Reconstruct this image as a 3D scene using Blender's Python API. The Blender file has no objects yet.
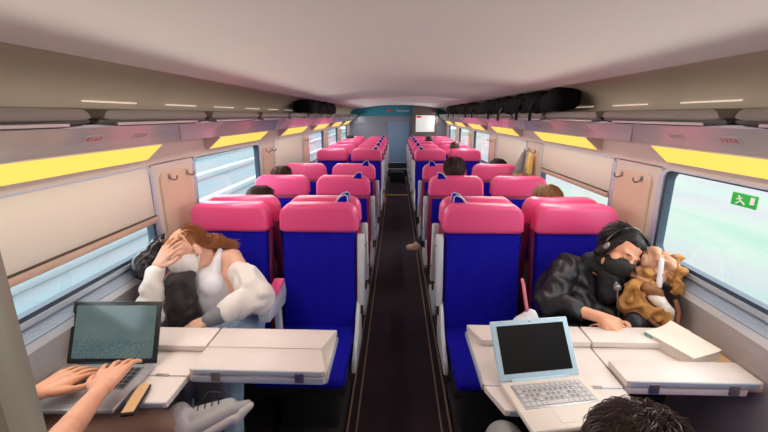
import bpy, bmesh, math, random
from mathutils import Vector as V, Matrix
R = math.radians
random.seed(7)
sc = bpy.context.scene
COL = sc.collection

# ------------------------------------------------------------------ materials
def mat(name, col, rough=.5, metal=0., emit=None, estr=0., bump=None, coat=0., spec=.5, noise=None, sheen=0.):
    m = bpy.data.materials.new(name); m.use_nodes = True
    nt = m.node_tree; b = nt.nodes['Principled BSDF']
    b.inputs['Base Color'].default_value = (*col, 1)
    b.inputs['Roughness'].default_value = rough
    b.inputs['Metallic'].default_value = metal
    b.inputs['Coat Weight'].default_value = coat
    b.inputs['Specular IOR Level'].default_value = spec
    b.inputs['Sheen Weight'].default_value = sheen
    if emit:
        b.inputs['Emission Color'].default_value = (*emit, 1)
        b.inputs['Emission Strength'].default_value = estr
    tc = nt.nodes.new('ShaderNodeTexCoord')
    if noise:                      # (scale, second colour, amount, stretch)
        n = nt.nodes.new('ShaderNodeTexNoise'); n.inputs['Scale'].default_value = noise[0]
        n.inputs['Detail'].default_value = 6
        mp = nt.nodes.new('ShaderNodeMapping')
        mp.inputs['Scale'].default_value = noise[3] if len(noise) > 3 else (1, 1, 1)
        nt.links.new(tc.outputs['Object'], mp.inputs[0]); nt.links.new(mp.outputs[0], n.inputs['Vector'])
        rp = nt.nodes.new('ShaderNodeValToRGB')
        rp.color_ramp.elements[0].position = .35; rp.color_ramp.elements[0].color = (*col, 1)
        rp.color_ramp.elements[1].position = .35 + .35 / max(noise[2], .01)
        rp.color_ramp.elements[1].color = (*noise[1], 1)
        nt.links.new(n.outputs['Fac'], rp.inputs[0]); nt.links.new(rp.outputs[0], b.inputs['Base Color'])
    if bump:                       # (kind, scale, strength, distance[, axis])
        bp = nt.nodes.new('ShaderNodeBump'); bp.inputs['Strength'].default_value = bump[2]
        bp.inputs['Distance'].default_value = bump[3]
        if bump[0] == 'wave':
            t = nt.nodes.new('ShaderNodeTexWave'); t.inputs['Scale'].default_value = bump[1]
            t.bands_direction = bump[4]; t.inputs['Distortion'].default_value = 0.
        else:
            t = nt.nodes.new('ShaderNodeTexNoise'); t.inputs['Scale'].default_value = bump[1]
            t.inputs['Detail'].default_value = 4
        nt.links.new(tc.outputs['Object'], t.inputs['Vector'])
        nt.links.new(t.outputs['Fac'], bp.inputs['Height']); nt.links.new(bp.outputs[0], b.inputs['Normal'])
    return m

M = {}
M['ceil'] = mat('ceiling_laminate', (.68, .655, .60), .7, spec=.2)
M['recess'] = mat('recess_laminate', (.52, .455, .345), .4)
M['wall'] = mat('wall_laminate', (.60, .52, .46), .45)
M['lower'] = mat('lower_wall_laminate', (.50, .48, .49), .5)
M['sill'] = mat('sill_aluminium', (.66, .70, .75), .35, .3)
M['slat'] = mat('sill_slat_metal', (.34, .42, .52), .4, .3)
M['cove'] = mat('cove_gloss_panel', (.50, .47, .45), .22, coat=.5)
M['coveb'] = mat('cove_clear_panel', (.46, .45, .44), .32, coat=.15)
M['tan'] = mat('tan_pillar_laminate', (.60, .44, .32), .4)
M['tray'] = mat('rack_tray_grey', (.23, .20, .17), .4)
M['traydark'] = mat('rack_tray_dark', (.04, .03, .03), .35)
M['trayclear'] = mat('rack_tray_lens', (.66, .55, .55), .15, coat=.6)
M['floor'] = mat('dark_carpet', (.010, .007, .010), .8, noise=(1.6, (.040, .020, .042), .8), bump=('noise', 220, .4, .004))  # purple patches in the carpet colour stand in for light falling on it
M['rail'] = mat('floor_rail_brass', (.34, .24, .17), .4, .4)
M['black'] = mat('black_plastic', (.012, .012, .013), .5)
M['blue'] = mat('blue_rib_fabric', (.006, .005, .33), .8, bump=('wave', 28, .55, .006, 'X'), noise=(60, (.008, .006, .41), 1.), spec=.12)
M['pink'] = mat('pink_leatherette', (.82, .080, .25), .36, bump=('noise', 160, .08, .002), coat=.1)
M['shell'] = mat('crimson_shell', (.30, .022, .065), .4)
M['lgrey'] = mat('light_grey_plastic', (.58, .62, .66), .4)
M['mgrey'] = mat('mid_grey_plastic', (.22, .23, .25), .45)
M['dgrey'] = mat('dark_base_metal', (.02, .02, .022), .5)
M['table'] = mat('cream_table_laminate', (.80, .72, .66), .38, noise=(9, (.76, .68, .62), 1.))
M['edge'] = mat('table_edge_grey', (.42, .48, .56), .4)
M['orangelit'] = mat('tan_with_painted_light', (.75, .48, .24), .4)  # tan with the orange glow of the yellow strips painted in
M['steel'] = mat('brushed_steel', (.30, .28, .27), .35, .8)
M['rubber'] = mat('window_rubber', (.03, .05, .08), .5)
M['wframe'] = mat('window_frame_alu', (.52, .60, .68), .35, .4)
M['bar'] = mat('blind_bar_laminate', (.52, .36, .28), .4)
M['bardark'] = mat('blind_bar_groove', (.05, .03, .02), .5)
M['yellow'] = mat('lit_light_diffuser', (.45, .34, .06), .4, emit=(1., .72, .11), estr=.95)
M['led'] = mat('lit_led_slot', (.9, .8, .8), .4, emit=(1., .78, .66), estr=.5)
M['bulk'] = mat('bulkhead_grey_laminate', (.20, .23, .28), .35)
M['bdoor'] = mat('bulkhead_door_blue', (.17, .27, .40), .35)
M['teal'] = mat('teal_band', (.008, .20, .27), .4)
M['red'] = mat('sign_red', (.75, .03, .04), .4)
M['white'] = mat('sign_white', (.85, .85, .85), .5)
M['cab'] = mat('cabinet_brown_grey', (.10, .075, .068), .4)
M['scr'] = mat('lit_info_screen', (.8, .85, .82), .3, emit=(.80, .90, .84), estr=.25)
M['green'] = mat('exit_green', (.01, .50, .06), .4)
M['partition'] = mat('partition_olive_gloss', (.22, .205, .165), .3, coat=.25)
M['skin'] = mat('skin_light', (.82, .42, .24), .5, noise=(14, (.70, .33, .21), 1.))
M['skinp'] = mat('skin_pale', (.80, .48, .34), .5, noise=(14, (.76, .40, .27), 1.))
M['nail'] = mat('nail_pink', (.80, .35, .28), .3)
M['hairblack'] = mat('hair_black', (.014, .010, .009), .45, spec=.3)
M['hairdark'] = mat('hair_dark_brown', (.035, .016, .010), .4, noise=(60, (.055, .026, .014), 1.))
M['hairblond'] = mat('hair_blond_brown', (.22, .10, .035), .45, noise=(50, (.42, .22, .09), 1., (1, 1, .2)), bump=('noise', 90, .6, .01))
M['hairorange'] = mat('hair_auburn', (.26, .085, .025), .45, noise=(40, (.38, .14, .04), 1.), bump=('noise', 80, .6, .01))
M['knit'] = mat('cream_knit', (.86, .80, .74), .85, bump=('noise', 120, .5, .006), sheen=.3)
M['cuff'] = mat('grey_cuff', (.22, .22, .25), .8)
M['whitetop'] = mat('white_cotton', (.80, .80, .84), .8, bump=('noise', 30, .2, .01))
M['jean'] = mat('light_blue_denim', (.30, .43, .60), .8, noise=(40, (.40, .54, .70), 1.), bump=('noise', 150, .4, .004))
M['mask'] = mat('white_mask', (.82, .80, .78), .7)
M['maskb'] = mat('black_mask', (.010, .010, .011), .7)
M['leather'] = mat('black_leather', (.010, .010, .012), .42, bump=('noise', 26, .25, .015), spec=.4)
M['blackcloth'] = mat('black_cloth', (.013, .012, .014), .75, bump=('noise', 40, .4, .01))
M['padded'] = mat('black_padded_fabric', (.022, .018, .018), .5, bump=('noise', 30, .4, .012))
M['glossbag'] = mat('black_glossy_nylon', (.010, .011, .016), .22, bump=('noise', 18, .4, .02))
M['bagblack'] = mat('black_luggage_nylon', (.005, .005, .0055), .8, bump=('noise', 30, .3, .01), spec=.15)
M['mustard'] = mat('mustard_suede', (.50, .25, .065), .75, bump=('noise', 30, .7, .02), noise=(14, (.34, .15, .035), 1.))
M['tancloth'] = mat('pale_tan_lining', (.70, .42, .28), .7, bump=('noise', 30, .6, .02), noise=(16, (.52, .27, .15), 1.))
M['brown'] = mat('brown_leather', (.26, .10, .035), .5)
M['taupe'] = mat('taupe_trouser', (.46, .30, .22), .8, bump=('noise', 120, .3, .004))
M['navy'] = mat('navy_knit', (.02, .025, .06), .8)
M['greytr'] = mat('grey_trouser', (.30, .30, .29), .8, bump=('noise', 120, .3, .004))
M['shoegrey'] = mat('grey_canvas', (.50, .50, .49), .8, bump=('noise', 150, .4, .003))
M['shoesole'] = mat('off_white_rubber', (.72, .68, .62), .6)
M['beigeshoe'] = mat('beige_shoe', (.72, .52, .38), .6)
M['lapsilver'] = mat('laptop_silver', (.52, .54, .56), .3, .5)
M['lapdark'] = mat('laptop_dark', (.018, .022, .024), .35)
M['lapwhite'] = mat('laptop_cream', (.82, .74, .64), .4)
M['lapbezel'] = mat('laptop_pale_blue', (.50, .70, .82), .35)
M['key'] = mat('key_grey', (.62, .60, .58), .5)
M['keytop'] = mat('key_print', (.20, .19, .19), .5)
M['screenoff'] = mat('laptop_dark_screen', (.004, .004, .004), .45, spec=.12)
M['paper'] = mat('book_pages', (.74, .68, .60), .8, bump=('wave', 120, .3, .002, 'Z'))
M['cover'] = mat('book_cover_cream', (.84, .78, .66), .5)
M['spine'] = mat('book_spine_teal', (.20, .40, .42), .5)
M['ochre'] = mat('ochre_cloth', (.75, .50, .14), .8)
M['greycloth'] = mat('grey_cloth', (.18, .18, .17), .8)
M['orangetop'] = mat('orange_cloth', (.85, .28, .12), .8)
M['pinkstrap'] = mat('pink_strap', (.60, .16, .24), .6)

def screen_mat():
    m = mat('lit_spreadsheet_screen', (.02, .03, .03), .15)
    nt = m.node_tree; b = nt.nodes['Principled BSDF']
    tc = nt.nodes.new('ShaderNodeTexCoord')
    sep = nt.nodes.new('ShaderNodeSeparateXYZ'); nt.links.new(tc.outputs['Generated'], sep.inputs[0])
    mp = nt.nodes.new('ShaderNodeMapping'); mp.inputs['Scale'].default_value = (46, 1, 38)
    nt.links.new(tc.outputs['Generated'], mp.inputs[0])
    n = nt.nodes.new('ShaderNodeTexNoise'); n.inputs['Scale'].default_value = 1.; n.inputs['Detail'].default_value = 2
    nt.links.new(mp.outputs[0], n.inputs['Vector'])
    th = nt.nodes.new('ShaderNodeMath'); th.operation = 'GREATER_THAN'; th.inputs[1].default_value = .55
    nt.links.new(n.outputs['Fac'], th.inputs[0])
    low = nt.nodes.new('ShaderNodeMath'); low.operation = 'LESS_THAN'; low.inputs[1].default_value = .34
    nt.links.new(sep.outputs['Z'], low.inputs[0])
    mul = nt.nodes.new('ShaderNodeMath'); mul.operation = 'MULTIPLY'
    nt.links.new(th.outputs[0], mul.inputs[0]); nt.links.new(low.outputs[0], mul.inputs[1])
    n2 = nt.nodes.new('ShaderNodeTexNoise'); n2.inputs['Scale'].default_value = 2.2
    nt.links.new(tc.outputs['Generated'], n2.inputs['Vector'])
    rp = nt.nodes.new('ShaderNodeValToRGB')
    rp.color_ramp.elements[0].color = (.075, .14, .15, 1); rp.color_ramp.elements[1].color = (.20, .25, .23, 1)
    nt.links.new(n2.outputs['Fac'], rp.inputs[0])
    mx = nt.nodes.new('ShaderNodeMixRGB'); mx.inputs[2].default_value = (.03, .12, .15, 1)
    nt.links.new(mul.outputs[0], mx.inputs[0]); nt.links.new(rp.outputs[0], mx.inputs[1])
    nt.links.new(mx.outputs[0], b.inputs['Emission Color']); b.inputs['Emission Strength'].default_value = .6
    return m
M['screenon'] = screen_mat()

def glass_mat():
    m = bpy.data.materials.new('tinted_window_glass'); m.use_nodes = True
    nt = m.node_tree; nt.nodes.clear()
    o = nt.nodes.new('ShaderNodeOutputMaterial'); mx = nt.nodes.new('ShaderNodeMixShader')
    t = nt.nodes.new('ShaderNodeBsdfTransparent'); t.inputs[0].default_value = (.93, .97, .96, 1)
    g = nt.nodes.new('ShaderNodeBsdfGlossy'); g.inputs['Roughness'].default_value = .02
    f = nt.nodes.new('ShaderNodeFresnel'); f.inputs[0].default_value = 1.35
    nt.links.new(f.outputs[0], mx.inputs[0]); nt.links.new(t.outputs[0], mx.inputs[1]); nt.links.new(g.outputs[0], mx.inputs[2])
    nt.links.new(mx.outputs[0], o.inputs[0]); return m
M['glass'] = glass_mat()

def blind_mat():
    m = bpy.data.materials.new('beige_blind_fabric'); m.use_nodes = True
    nt = m.node_tree; b = nt.nodes['Principled BSDF']; o = nt.nodes['Material Output']
    b.inputs['Base Color'].default_value = (.78, .72, .65, 1); b.inputs['Roughness'].default_value = .38
    t = nt.nodes.new('ShaderNodeBsdfTranslucent'); t.inputs[0].default_value = (.70, .58, .44, 1)
    mx = nt.nodes.new('ShaderNodeMixShader'); mx.inputs[0].default_value = .25
    nt.links.new(b.outputs[0], mx.inputs[1]); nt.links.new(t.outputs[0], mx.inputs[2]); nt.links.new(mx.outputs[0], o.inputs[0])
    return m
M['blind'] = blind_mat()

# ------------------------------------------------------------------ mesh helpers
def merge(bm, t, Mx=None):
    if Mx is not None: t.transform(Mx)
    me = bpy.data.meshes.new('tmp'); t.to_mesh(me); t.free(); bm.from_mesh(me); bpy.data.meshes.remove(me)

def rbox(bm, c, s, r=0., seg=2, Mx=None):
    t = bmesh.new(); bmesh.ops.create_cube(t, size=1.)
    for v in t.verts: v.co = V((v.co.x * s[0], v.co.y * s[1], v.co.z * s[2]))
    if r > 0: bmesh.ops.bevel(t, geom=t.edges[:], offset=min(r, min(s) * .49), segments=seg, profile=.5, affect='EDGES')
    m = Matrix.Translation(c)
    if Mx is not None: m = m @ Mx
    merge(bm, t, m)

def prism(bm, pts, axis, a0, a1, r=0., seg=2):
    t = bmesh.new()
    def P(p, a):
        return {'x': (a, p[0], p[1]), 'y': (p[0], a, p[1]), 'z': (p[0], p[1], a)}[axis]
    lo = [t.verts.new(P(p, a0)) for p in pts]; hi = [t.verts.new(P(p, a1)) for p in pts]
    t.faces.new(lo); t.faces.new(hi)
    n = len(pts)
    for i in range(n): t.faces.new((lo[i], lo[(i + 1) % n], hi[(i + 1) % n], hi[i]))
    bmesh.ops.recalc_face_normals(t, faces=t.faces)
    if r > 0:
        ed = [e for e in t.edges if len(e.link_faces) == 2 and e.calc_face_angle(0) > .6]
        bmesh.ops.bevel(t, geom=ed, offset=r, segments=seg, profile=.5, affect='EDGES')
    merge(bm, t)

def basis(d, upv=None):
    d = V(d).normalized(); u = V(upv) if upv is not None else (V((0, 0, 1)) if abs(d.z) < .95 else V((0, 1, 0)))
    x = u.cross(d)
    if x.length < 1e-5: x = V((1, 0, 0)).cross(d)
    x.normalize(); y = d.cross(x)
    return x, y, d

def tube(bm, pts, r, n=8, caps=True):
    pts = [V(p) for p in pts]; rs = r if isinstance(r, (list, tuple)) else [r] * len(pts)
    rings = []; t = bmesh.new(); px = None
    for i, p in enumerate(pts):
        d = (pts[min(i + 1, len(pts) - 1)] - pts[max(i - 1, 0)])
        x, y, _ = basis(d, px)
        px = y
        rings.append([t.verts.new(p + (x * math.cos(2 * math.pi * k / n) + y * math.sin(2 * math.pi * k / n)) * rs[i]) for k in range(n)])
    for a, b in zip(rings, rings[1:]):
        for k in range(n): t.faces.new((a[k], a[(k + 1) % n], b[(k + 1) % n], b[k]))
    if caps: t.faces.new(rings[0]); t.faces.new(rings[-1])
    bmesh.ops.recalc_face_normals(t, faces=t.faces); merge(bm, t)

def ell(bm, c, r, Mx=None, u=16, v=10):
    t = bmesh.new(); bmesh.ops.create_uvsphere(t, u_segments=u, v_segments=v, radius=1.)
    m = Matrix.Translation(c)
    if Mx is not None: m = m @ Mx.to_4x4()
    merge(bm, t, m @ Matrix.Diagonal((*r, 1)))

def cap(bm, p0, p1, r0, r1, n=14):
    p0 = V(p0); p1 = V(p1); d = p1 - p0; L = d.length
    if L < 1e-5: ell(bm, p0, (r0,) * 3); return
    pts = []; rs = []
    for k in range(1, 6):
        a = math.pi / 2 * (1 - k / 5); pts.append(p0 - d / L * r0 * math.sin(a)); rs.append(max(r0 * math.cos(a), r0 * .05))
    for k in range(0, 5):
        a = math.pi / 2 * k / 5; pts.append(p1 + d / L * r1 * math.sin(a)); rs.append(r1 * math.cos(a))
    rs[0] = r0 * .2
    # note: rings share frames so the capsule stays a clean loft
    tube(bm, pts, rs, n)

def link(name, bm, m, parent=None, smooth=True, loc=(0, 0, 0), auto=True):
    me = bpy.data.meshes.new(name); bm.to_mesh(me); bm.free()
    me.materials.append(m)
    if smooth:
        for p in me.polygons: p.use_smooth = True
        if auto:
            try: me.set_sharp_from_angle(angle=R(40))
            except Exception: pass
    o = bpy.data.objects.new(name, me); COL.objects.link(o); o.location = loc
    if parent is not None: o.parent = parent
    return o

def tag(o, label=None, cat=None, group=None, kind=None):
    if label: o['label'] = label
    if cat: o['category'] = cat
    if group: o['group'] = group
    if kind: o['kind'] = kind
    return o
def thing(name, label, cat, loc=(0, 0, 0), rz=0, group=None):
    o = bpy.data.objects.new(name, None); COL.objects.link(o); o.location = loc; o.rotation_euler = (0, 0, rz)
    o.empty_display_size = .05
    return tag(o, label, cat, group)
def struct(name, bm, m, parent=None, smooth=False):
    o = link(name, bm, m, parent, smooth)
    if parent is None: o['kind'] = 'structure'
    return o
def dup(root, loc, rz, label, group=None):
    r = root.copy(); COL.objects.link(r); r.location = loc; r.rotation_euler = (0, 0, rz)
    r['label'] = label
    if group: r['group'] = group
    for ch in list(root.children):
        c = ch.copy(); COL.objects.link(c); c.parent = r
        for g in list(ch.children):
            d = g.copy(); COL.objects.link(d); d.parent = c
    return r

def remesh(name, bm, m, parent, voxel=.006, smooth=6, origin=(0, 0, 0), wr=None):
    """fuse overlapping volumes into one continuous surface"""
    o_ = V(origin)
    for v in bm.verts: v.co -= o_
    me = bpy.data.meshes.new(name + '_src'); bm.to_mesh(me); bm.free()
    t = bpy.data.objects.new('src', me); COL.objects.link(t)
    r = t.modifiers.new('r', 'REMESH'); r.mode = 'VOXEL'; r.voxel_size = voxel
    s = t.modifiers.new('s', 'SMOOTH'); s.iterations = smooth; s.factor = .5
    if wr:                                  # folds: (strength, size)
        if len(wr) > 2:
            tx = bpy.data.textures.new('folds', 'WOOD'); tx.wood_type = 'BANDNOISE'; tx.noise_scale = wr[1]; tx.turbulence = wr[2]; tx.noise_basis_2 = 'SIN'
        else:
            tx = bpy.data.textures.new('folds', 'CLOUDS'); tx.noise_scale = wr[1]; tx.noise_depth = 2
        d = t.modifiers.new('d', 'DISPLACE'); d.texture = tx; d.strength = wr[0]; d.mid_level = .5; d.texture_coords = 'LOCAL'
    dg = bpy.context.evaluated_depsgraph_get()
    out = bpy.data.meshes.new_from_object(t.evaluated_get(dg))
    bpy.data.objects.remove(t); bpy.data.meshes.remove(me)
    out.name = name
    out.materials.clear(); out.materials.append(m)
    for p in out.polygons: p.use_smooth = True
    o = bpy.data.objects.new(name, out); COL.objects.link(o); o.parent = parent
    return o

def rrect(w0, w1, h0, h1, r, n=5):
    out = []
    for cx, cy, a0 in ((w1 - r, h1 - r, 0), (w0 + r, h1 - r, 90), (w0 + r, h0 + r, 180), (w1 - r, h0 + r, 270)):
        for k in range(n + 1):
            a = R(a0 + 90 * k / n); out.append((cx + r * math.cos(a), cy + r * math.sin(a)))
    return out
def ring(bm, outer, inner, x0, x1):
    """frame between two loops (y,z), from x0 to x1"""
    t = bmesh.new(); n = len(outer)
    L = [[t.verts.new((x, *p)) for p in loop] for x in (x0, x1) for loop in (outer, inner)]
    for i in range(n):
        j = (i + 1) % n
        t.faces.new((L[0][i], L[0][j], L[1][j], L[1][i])); t.faces.new((L[2][i], L[2][j], L[3][j], L[3][i]))
        t.faces.new((L[0][i], L[0][j], L[2][j], L[2][i])); t.faces.new((L[1][i], L[1][j], L[3][j], L[3][i]))
    bmesh.ops.recalc_face_normals(t, faces=t.faces); merge(bm, t)

ORD = ['first', 'second', 'third', 'fourth', 'fifth', 'sixth', 'seventh', 'eighth', 'ninth', 'tenth', 'eleventh', 'twelfth', 'thirteenth', 'fourteenth']
YN, YF = -4.0, 11.0
WIN = [(.77 + 1.69 * k, 2.03 + 1.69 * k) for k in range(6)]
WIN = [w for w in WIN if w[0] < YF - .3]
WIN[-1] = (WIN[-1][0], min(WIN[-1][1], YF - .25))
SZ0, SZ1 = .955, 1.418

# ------------------------------------------------------------------ setting
bm = bmesh.new(); rbox(bm, (0, (YN + YF) / 2, -.05), (2.9, YF - YN + .2, .1)); struct('floor', bm, M['floor'])
n_ = 1
for s in (-1, 1):
    for xo, w in ((.285, .012), (.235, .010)):
        bm = bmesh.new(); rbox(bm, (s * xo, (.3 + YF) / 2, .006), (w, YF - .3, .012), .003); struct('trim_%d' % n_, bm, M['rail'], smooth=True); n_ += 1
# ceiling: one vaulted shell with the two luggage recesses
half = [(.05 * k, 1.855 + .085 * (1 - (.05 * k) ** 2.6)) for k in range(21)]
bm = bmesh.new()
pts = [(-x, z) for x, z in reversed(half)] + [(x, z) for x, z in half[1:]]
pts = pts + [(1.0, 1.93), (.6, 2.0), (-.6, 2.0), (-1.0, 1.93)]
prism(bm, pts, 'y', YN, YF); struct('ceiling', bm, M['ceil'], smooth=True)
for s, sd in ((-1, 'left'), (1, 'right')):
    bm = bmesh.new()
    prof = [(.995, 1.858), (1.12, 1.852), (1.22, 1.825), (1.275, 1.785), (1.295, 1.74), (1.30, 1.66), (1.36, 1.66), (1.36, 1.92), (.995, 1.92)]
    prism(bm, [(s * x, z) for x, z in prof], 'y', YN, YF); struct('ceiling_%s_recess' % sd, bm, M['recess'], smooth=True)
    # wall: lower part, head band, pillars between the windows
    bm = bmesh.new()
    rbox(bm, (s * 1.365, (YN + YF) / 2, .45), (.05, YF - YN, .90))
    struct('wall_%s_lower' % sd, bm, M['lower'])
    bm = bmesh.new()
    rbox(bm, (s * 1.355, (YN + YF) / 2, 1.545), (.05, YF - YN, .25))
    edges = [YN] + [e for w in WIN for e in w] + [YF]
    for a, b in zip(edges[::2], edges[1::2]): rbox(bm, (s * 1.355, (a + b) / 2, 1.185), (.05, b - a, .48))
    struct('wall_%s' % sd, bm, M['wall'])
    # sill with its air grille
    bm = bmesh.new()
    prism(bm, [(s * x, z) for x, z in ((1.39, .957), (1.352, .957), (1.347, .942), (1.312, .900), (1.308, .866), (1.338, .846), (1.39, .846))], 'y', YN, YF)
    tr = struct('trim_%d' % n_, bm, M['sill']); n_ += 1
    bm = bmesh.new()
    for k in range(6):
        f = .14 + .72 * k / 5; x = 1.347 - .035 * f; z = .942 - .042 * f
        prism(bm, [(s * x, z - .003), (s * (x - .006), z - .007), (s * (x - .0055), z + .001), (s * x, z + .004)], 'y', YN, YF)
    link('air_grille', bm, M['slat'], tr, False)
    # cove panel under the rack
    bm = bmesh.new()
    prism(bm, [(s * x, z) for x, z in ((1.12, 1.645), (1.215, 1.542), (1.33, 1.52), (1.33, 1.66))], 'y', YN, YF)
    cv = struct('trim_%d' % n_, bm, M['cove']); n_ += 1
    bm = bmesh.new()
    for k, w in enumerate(WIN):
        c = (w[1] + .22, .52)
        t = bmesh.new()
        q = [(1.128, 1.635, c[0] - .26), (1.128, 1.635, c[0] + .26), (1.207, 1.5495, c[0] + .12), (1.207, 1.5495, c[0] - .12)]
        vs = [t.verts.new((s * (x - .004), y, z - .003)) for x, z, y in q] + [t.verts.new((s * (x + .006), y, z + .005)) for x, z, y in q]
        t.faces.new(vs[:4]); t.faces.new(vs[4:])
        for i in range(4): t.faces.new((vs[i], vs[(i + 1) % 4], vs[4 + (i + 1) % 4], vs[4 + i]))
        bmesh.ops.recalc_face_normals(t, faces=t.faces); merge(bm, t)
    link('clear_cove_cover', bm, M['coveb'], cv, False)
    bm = bmesh.new(); tube(bm, [(s * 1.115, YN, 1.642), (s * 1.115, YF, 1.642)], .006, 6); link('cove_edge', bm, M['lgrey'], cv)

# far end
bm = bmesh.new(); rbox(bm, (0, YF + .05, .95), (2.8, .1, 2.0)); wf = struct('wall_far', bm, M['bulk'])
bm = bmesh.new(); rbox(bm, (0, YF - .01, 1.80), (2.6, .02, .30)); tb = link('teal_band', bm, M['teal'], wf, False)
bm = bmesh.new(); rbox(bm, (0, YF - .012, 1.46), (2.6, .024, .012)); link('panel_joint', bm, M['mgrey'], wf, False)
bm = bmesh.new(); rbox(bm, (0, YF - .02, .20), (2.6, .04, .40)); link('kick_panel', bm, M['black'], wf, False)
bm = bmesh.new()
for z in (.395, .215): rbox(bm, (0, YF - .045, z), (.62, .02, .016))
link('step_edge', bm, M['lgrey'], wf, False)
bm = bmesh.new(); rbox(bm, (.03, YF - .015, .96), (.60, .03, 1.10), .01); struct('door_1', bm, M['bdoor'])
bm = bmesh.new(); rbox(bm, (0, YN - .05, .95), (2.8, .1, 2.0)); struct('wall_near', bm, M['wall'])
# partition behind the near left seats
bm = bmesh.new(); rbox(bm, (-.815, .235, .93), (1.035, .03, 1.86), .008); struct('wall_partition', bm, M['partition'], smooth=True)

# carriage name and logo on the teal band
sg = thing('carriage_sign', 'small red logo and white lettering on the teal band', 'sign', (-.21, YF - .02, 1.795))
bm = bmesh.new(); rbox(bm, (-.03, -.004, 0), (.13, .008, .05), .003); link('logo', bm, M['red'], sg)
bm = bmesh.new()
for k, (w, h) in enumerate(((.04, .05), (.035, .036), (.04, .036), (.035, .036), (.012, .05), (.04, .036), (.035, .036))):
    x = .20 + k * .052
    rbox(bm, (x - w / 2 + .006, -.003, -.025 + h / 2), (.010, .006, h)); rbox(bm, (x, -.003, -.025 + h - .005), (w, .006, .010))
    if k % 2: rbox(bm, (x, -.003, -.02), (w, .006, .010))
link('lettering', bm, M['white'], sg, False)
cb = thing('end_cabinet', 'brown-grey cabinet on the end wall with a lit white screen', 'cabinet', (.72, YF - .12, 0))
bm = bmesh.new(); rbox(bm, (0, 0, .97), (.66, .24, 1.86), .01); link('body', bm, M['cab'], cb)
bm = bmesh.new(); rbox(bm, (.01, -.125, 1.46), (.50, .02, .43), .006); sn = link('screen', bm, M['scr'], cb)
bm = bmesh.new(); rbox(bm, (-.16, -.137, 1.635), (.13, .006, .05), .002); link('logo', bm, M['red'], sn)

# windows
wn = 0
for s, sd in ((-1, 'left'), (1, 'right')):
    for k, (a, b) in enumerate(WIN):
        wn += 1
        root = bpy.data.objects.new('window_%d' % wn, None); COL.objects.link(root); root['kind'] = 'structure'
        root.location = (s * 1.34, (a + b) / 2, (SZ0 + SZ1) / 2)
        w = (b - a) / 2; h = (SZ1 - SZ0) / 2
        o1 = rrect(-w - .012, w + .012, -h - .002, h + .004, .06); i1 = rrect(-w + .022, w - .022, -h + .016, h - .004, .05)
        bm = bmesh.new(); ring(bm, o1, i1, -s * .012, s * .02); link('window_frame', bm, M['wframe'], root)
        i0 = rrect(-w + .020, w - .020, -h + .014, h - .003, .05); i2 = rrect(-w + .042, w - .042, -h + .034, h - .012, .045)
        bm = bmesh.new(); ring(bm, i0, i2, -s * .003, s * .035); link('rubber_seal', bm, M['rubber'], root)
        bm = bmesh.new(); t = bmesh.new(); vs = [t.verts.new((s * .018, *p)) for p in (i0 if s < 0 else i0[::-1])]; t.faces.new(vs); merge(bm, t)
        link('glass', bm, M['glass'], root, False)
    # pillar inlay with two coat hooks
    for k, (a, b) in enumerate(WIN[:-1]):
        c0, c1 = b + .055, WIN[k + 1][0] - .05
        bm = bmesh.new(); pr_ = rrect(c0, c1, .90, 1.375, .05)
        prism(bm, [(y, z) for y, z in pr_], 'x', s * 1.315, s * 1.335, .004, 1)
        tp = struct('trim_%d' % n_, bm, M['tan'], smooth=True); n_ += 1
        for y in (c0 + .075, c1 - .06):
            bm = bmesh.new(); rbox(bm, (s * 1.312, y, 1.345), (.006, .02, .028), .004)
            tube(bm, [(s * 1.31, y, 1.335), (s * 1.295, y, 1.325), (s * 1.28, y, 1.325), (s * 1.27, y, 1.335), (s * 1.268, y, 1.35)], .005, 8)
            link('coat_hook', bm, M['steel'], tp)

# roller blinds
def blind(s, k, zb, label, full=False):
    a, b = WIN[k]
    t = thing('roller_blind', label, 'blind', (s * 1.331, (a + b) / 2, 1.414), 0, None)
    w = (b - a) / 2 - .030
    bm = bmesh.new(); rbox(bm, (0, 0, (zb - 1.414) / 2), (.006, 2 * w, 1.414 - zb), .002); link('blind_fabric', bm, M['blind'], t)
    bm = bmesh.new(); rbox(bm, (-s * .006, 0, zb - 1.414 - .018), (.022, 2 * w, .036), .006); bb = link('bottom_bar', bm, M['bar'], t)
    bm = bmesh.new(); rbox(bm, (-s * .012, 0, zb - 1.414 + .002), (.012, 2 * w, .007), .002); link('groove', bm, M['bardark'], bb)
blind(-1, 0, 1.153, 'beige roller blind half down over the nearest left window')
blind(-1, 2, 1.00, 'beige roller blind pulled fully down on the left, third window along')
blind(1, 1, 1.205, 'beige roller blind half down over second right window, above blond-brown head')
blind(1, 2, 1.00, 'beige roller blind pulled fully down on the right, third window along')

# light strips over the windows
for s, sd in ((-1, 'left'), (1, 'right')):
    for k, (a, b) in enumerate(WIN):
        t = thing('light_strip', 'glowing yellow light strip over the %s window on the %s' % (ORD[k] if k else 'nearest', sd), 'light',
                  (s * 1.30, (a + b) / 2 + .07, 1.470), 0, 'yellow light strips along the %s wall' % sd)
        L = min(1.0, b - a) / 2
        bm = bmesh.new(); prism(bm, [(s * x, z) for x, z in ((-.075, .072), (-.080, .062), (.005, -.012), (.03, -.012), (.03, .072))], 'y', -L - .01, L + .01)
        link('housing', bm, M['wall'], t, False)
        bm = bmesh.new(); prism(bm, [(s * x, z) for x, z in ((-.0835, .0645), (-.0795, .0605), (.0045, -.0125), (.0005, -.0095))], 'y', -L, L)
        link('diffuser', bm, M['yellow'], t, False)

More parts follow.
